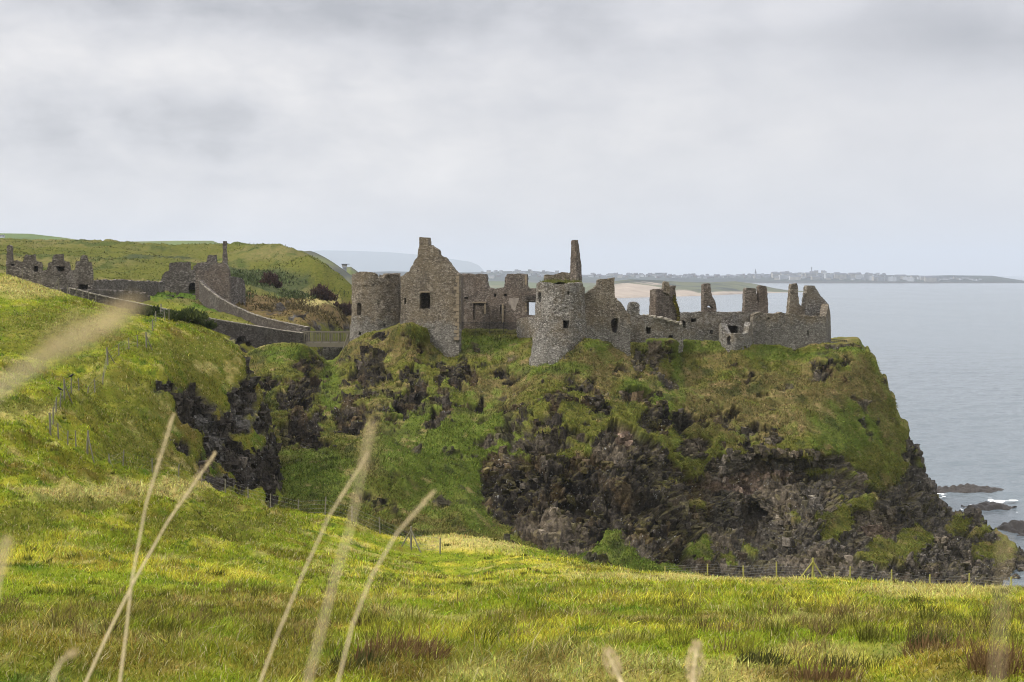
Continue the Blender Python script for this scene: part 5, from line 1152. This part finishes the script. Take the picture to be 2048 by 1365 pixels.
stalk('dry stalk leaning right, its pale head before the black rocks of the left slope', [(165, 1380), (215, 1270), (270, 1160), (335, 1045), (432, 905)], 1.35, .0012, .8, 1)
stalk('upright dry stalk crossing the leaning one, pale head over the left slope', [(238, 1380), (252, 1270), (264, 1160), (292, 1010), (348, 828)], 1.25, .0011, .8, 2)
stalk('dry stalk in the middle with slim head against the gully grass', [(515, 1380), (555, 1270), (605, 1150), (660, 1030), (738, 905)], 1.1, .00075, .75, 3)
stalk('thick blurred stalk right beside the slim one in the middle', [(612, 1380), (640, 1270), (668, 1160), (700, 1060), (745, 840)], .42, .00042, .5, 4)
stalk('thin stalk with bent pale head over the dark shrubs of the gully', [(672, 1380), (705, 1250), (745, 1150), (795, 1065), (870, 982)], .95, .0007, .75, 5)
stalk('very blurred pale head lying across the left slope', [(-180, 1100), (-100, 900), (-20, 790), (60, 735), (265, 615)], .20, .0008, .95, 6)
stalk('short seed head rising from the bottom edge, tilted left, in the centre', [(1262, 1420), (1255, 1395), (1245, 1370), (1238, 1355), (1212, 1300)], 1.1, .0018, .95, 7)
stalk('short upright seed head rising from the bottom edge, right of centre', [(1376, 1440), (1378, 1410), (1382, 1390), (1385, 1370), (1394, 1288)], 1.0, .0018, .95, 8)
stalk('faint brown blurred stalk near the right edge', [(1990, 1400), (1996, 1320), (2000, 1250), (2004, 1190), (2012, 1080)], .24, .00016, .4, 9)
stalk('blurred stalk cut by the left edge of the field', [(-40, 1400), (-25, 1300), (-14, 1230), (-6, 1180), (14, 1075)], .5, .0007, .8, 10)
stalk('faint bent stalk at the bottom left, lower than the others', [(95, 1400), (108, 1350), (118, 1330), (122, 1322), (150, 1305)], .7, .0007, .5, 11)

# ------------------------------------------------------------------ crows on the fence
def bird(label, px, D, lift, face):
    x = (px - CX) / F * D; z = groundA(px, D) + lift
    e = empty('bird', (x, D, z), label, 'bird', 'black birds on the fence')
    mb = MB(); f = face
    mb.tube([(x - .24 * f, D, z + .08), (x - .13 * f, D, z + .13), (x - .02 * f, D, z + .19), (x + .07 * f, D, z + .25), (x + .11 * f, D, z + .31), (x + .145 * f, D, z + .325), (x + .20 * f, D, z + .315)], [.02, .05, .085, .075, .05, .04, .008], 10)
    for s in (-.03, .03): mb.tube([(x, D + s, z + .13), (x + .01 * f, D + s, z)], .008, 4)
    mb.build('body', M['bird'], e, True)
bird('black bird on the upper left fence post, facing right', 143, 110, 1.22, 1)
bird('black bird on the lower left fence post, facing left', 120, 105, 1.24, -1)

# ------------------------------------------------------------------ far town
def wallmat(n, c): return plain(n, c, .8, .08, .2)
TW = [wallmat('white_render', (.40, .42, .45)), wallmat('cream_render', (.31, .295, .265)), wallmat('grey_render', (.20, .21, .23)), wallmat('brown_brick', (.14, .105, .09))]
TR = wallmat('slate_roof', (.10, .105, .12)); TG = plain('far_window', (.05, .06, .075), .2, .1)
def house_mesh(wm, w_, d_, h_, rh, nx, nz, hip=False):
    me = bpy.data.meshes.new('house'); v = []; f = []; mi = []
    x, y = w_ / 2, d_ / 2
    v += [(-x, -y, -4), (x, -y, -4), (x, y, -4), (-x, y, -4), (-x, -y, h_), (x, -y, h_), (x, y, h_), (-x, y, h_)]
    f += [(0, 1, 5, 4), (1, 2, 6, 5), (2, 3, 7, 6), (3, 0, 4, 7)]; mi += [0] * 4
    if rh > 0:
        ov = .4; i = x * .55 if hip else 0
        v += [(-x - ov, -y - ov, h_ - .2), (x + ov, -y - ov, h_ - .2), (x + ov, y + ov, h_ - .2), (-x - ov, y + ov, h_ - .2), (-x - ov + i, 0, h_ + rh), (x + ov - i, 0, h_ + rh)]
        f += [(8, 9, 13, 12), (10, 11, 12, 13), (9, 10, 13), (11, 8, 12)]; mi += [1, 1, 1 if hip else 0, 1 if hip else 0]
    else:
        f += [(4, 5, 6, 7)]; mi += [1]
        o = len(v); v += [(-x * .3, -y * .4, h_), (x * .2, -y * .4, h_), (x * .2, y * .3, h_), (-x * .3, y * .3, h_), (-x * .3, -y * .4, h_ + 2), (x * .2, -y * .4, h_ + 2), (x * .2, y * .3, h_ + 2), (-x * .3, y * .3, h_ + 2)]
        f += [(o, o + 1, o + 5, o + 4), (o + 1, o + 2, o + 6, o + 5), (o + 2, o + 3, o + 7, o + 6), (o + 3, o, o + 4, o + 7), (o + 4, o + 5, o + 6, o + 7)]; mi += [0] * 4 + [1]
    for a in range(nx):
        for b in range(nz):
            cx = -x + w_ * (a + .5) / nx; cz = h_ * (b + .55) / nz; s = min(w_ / nx * .28, 1.0); t = min(h_ / nz * .28, .9); o = len(v)
            v += [(cx - s, -y - .05, cz - t), (cx + s, -y - .05, cz - t), (cx + s, -y - .05, cz + t), (cx - s, -y - .05, cz + t)]; f.append((o, o + 1, o + 2, o + 3)); mi.append(2)
    o = len(v); v += [(x * .6, -.5, h_), (x * .6 + 1, -.5, h_), (x * .6 + 1, .5, h_), (x * .6, .5, h_), (x * .6, -.5, h_ + rh + 1.2), (x * .6 + 1, -.5, h_ + rh + 1.2), (x * .6 + 1, .5, h_ + rh + 1.2), (x * .6, .5, h_ + rh + 1.2)]
    f += [(o, o + 1, o + 5, o + 4), (o + 1, o + 2, o + 6, o + 5), (o + 2, o + 3, o + 7, o + 6), (o + 3, o, o + 4, o + 7), (o + 4, o + 5, o + 6, o + 7)]; mi += [0] * 5
    me.from_pydata(v, [], f)
    for m in (wm, TR, TG): me.materials.append(m)
    me.polygons.foreach_set('material_index', mi); me.update(); return me
KINDS = [(house_mesh(TW[0], 16, 10, 6.5, 4, 4, 2), 'white gabled house of the far seaside town', 'white houses of the far town'),
         (house_mesh(TW[1], 18, 10, 8, 4, 4, 3), 'cream gabled house of the far seaside town', 'cream houses of the far town'),
         (house_mesh(TW[2], 18, 11, 7, 4, 4, 2, True), 'grey hip roofed house of the far seaside town', 'grey houses of the far town'),
         (house_mesh(TW[3], 17, 10, 6.5, 4, 4, 2), 'brown brick house of the far seaside town', 'brown houses of the far town'),
         (house_mesh(TW[0], 30, 12, 15, 0, 7, 5), 'white flat roofed apartment block on the far sea front', 'white blocks of the far town'),
         (house_mesh(TW[1], 44, 12, 14, 5, 9, 4), 'cream terrace on the far sea front', 'cream terraces of the far town'),
         (house_mesh(TW[2], 26, 12, 18, 0, 6, 6), 'grey apartment block on the far sea front', 'grey blocks of the far town')]
def put(kind, px, t, rid='town_hill', s=1.0):
    me, lab, grp = KINDS[kind]; rp, d0, d1, zt = RIDGE[rid]
    a = np.interp(px, rp, d0); b = np.interp(px, rp, d1); z = np.interp(px, rp, zt); d = a + (b - a) * t
    o = bpy.data.objects.new('house' if kind < 4 else 'apartment_block' if kind != 5 else 'terrace', me); link(o)
    o.location = ((px - CX) / F * d, d, max(z, .5) * (.04 + .96 * t ** .8) + .5); o.scale = (s, s, s); o.rotation_euler = (0, 0, random.uniform(-.5, .5))
    tag(o, lab, 'house' if kind < 4 else 'building', grp); return o
rr = random.Random(5)
for px in np.arange(960, 1160, 3.6): put(rr.choice([0, 0, 2, 1, 2, 3, 3]), px + rr.uniform(-1.5, 1.5), rr.uniform(.30, .93), s=rr.uniform(.7, 1.1))
for px in np.arange(1165, 1560, 4.2): put(rr.choice([0, 2, 1, 2, 2, 3, 3]), px + rr.uniform(-2, 2), rr.uniform(.45, .97), s=rr.uniform(.7, 1.2))
for px in np.arange(1545, 1770, 4.6): put(rr.choice([0, 1, 2, 3, 2]), px + rr.uniform(-2, 2), rr.uniform(.2, .98), s=rr.uniform(.75, 1.2))
for px in np.arange(1555, 1870, 9.5): put(rr.choice([4, 5, 6, 5, 2, 4]), px + rr.uniform(-3, 3), rr.uniform(.14, .55), s=rr.uniform(.8, 1.25))
for px in np.arange(1870, 1965, 6.5): put(rr.choice([0, 0, 1]), px, rr.uniform(.15, .45), s=rr.uniform(.6, .9))
def spot(px, t):
    rp, d0, d1, zt = RIDGE['town_hill']; a = np.interp(px, rp, d0); b = np.interp(px, rp, d1); z = np.interp(px, rp, zt); d = a + (b - a) * t
    return Vector(((px - CX) / F * d, d, max(z, .5) * (.04 + .96 * t ** .8)))
p = spot(1511, .9); ch = empty('church', p, 'far town church with a sharp dark spire', 'church')
mb = MB(); mb.box(p + Vector((0, 0, 4)), (7, 7, 16)); mb.box(p + Vector((14, 0, 2)), (24, 10, 10)); mb.build('nave', TW[2], ch)
mb = MB(); mb.tube([p + Vector((0, 0, 12)), p + Vector((0, 0, 32))], [4.6, .2], 6); mb.build('spire', TR, ch)
p = spot(1623, .95); ms = empty('radio_mast', p, 'tall lattice mast rising above the far town', 'mast')
mb = MB()
for sx, sy in ((-1, -1), (1, -1), (0, 1)): mb.tube([p + Vector((sx * 2.6, sy * 2.6, -2)), p + Vector((sx * .5, sy * .5, 30))], .7, 4)
for k in range(8): mb.box(p + Vector((0, 0, 2 + k * 3.6)), (5 - k * .5, .6, .6))
mb.build('lattice', TR, ms); mb = MB(); mb.box(p + Vector((0, 0, 25)), (9, 1.5, 2.4)); mb.build('antenna_panel', TR, ms)
p = spot(1322, .98); hb = empty('large_hall', p, 'long flat roofed building on the far skyline above the dunes', 'building')
mb = MB(); mb.box(p + Vector((0, 0, 3)), (54, 20, 14)); mb.build('wall', TW[2], hb); mb = MB(); mb.box(p + Vector((0, 0, 10.8)), (60, 24, 1.6)); mb.build('roof', TR, hb)
# house on the near coast headland, and a white farm on the upland
p = P(691, 529, 735); p.z += -.3; ch2 = empty('clifftop_house', p, 'flat roofed house jutting from the hazy cliff top left of the castle', 'house')
mb = MB(); mb.box(p + Vector((-.5, 0, -.4)), (2.4, 3, 1.2)); mb.build('wall', TW[1], ch2); mb = MB(); mb.box(p + Vector((0, 0, .35)), (3.8, 4, .3)); mb.build('roof', TR, ch2)
mb = MB(); mb.box(p + Vector((-.5, 0, -4.2)), (1.8, 2.6, 6)); mb.build('basement', TW[2], ch2)
for i, (px, s) in enumerate(((4, .13),)):
    me = KINDS[0][0]; o = bpy.data.objects.new('farmhouse', me); link(o); q = P(px, 474.5, 900); o.location = q; o.scale = (s * 1.6, s, s)
    tag(o, ('white farmhouse at the left edge of the far green upland', 'small white outbuilding right of the farmhouse on the upland')[i], 'house')
# fence stakes on the far cliff top
mb = MB(); e = None
for k, px in enumerate((500, 508, 515, 520, 530, 544)):
    D_ = 470; z = groundA(px, D_); x = (px - CX) / F * D_
    o = MB(); o.tube([(x, D_, z - .3), (x, D_, z + 1.5)], .12, 5); b = o.build('fence_stake', M['post_grey'])
    tag(b, 'thin dark stake on the far cliff top skyline', 'post', 'stakes on the far skyline')

# ------------------------------------------------------------------ haze
hm = bpy.data.materials.new('haze_air'); hm.use_nodes = True; ht = NT(hm.node_tree); ht.n.clear()
pv = ht.node('ShaderNodeVolumePrincipled', {'Color': (.70, .765, .86, 1), 'Density': 0.000075, 'Anisotropy': 0.2})
ht.node('ShaderNodeOutputMaterial', {1: pv.outputs[0]})
mb = MB(); mb.box((0, 11900, 215), (50000, 25000, 446)); hzb = mb.build('haze', hm); tag(hzb, kind='stuff')
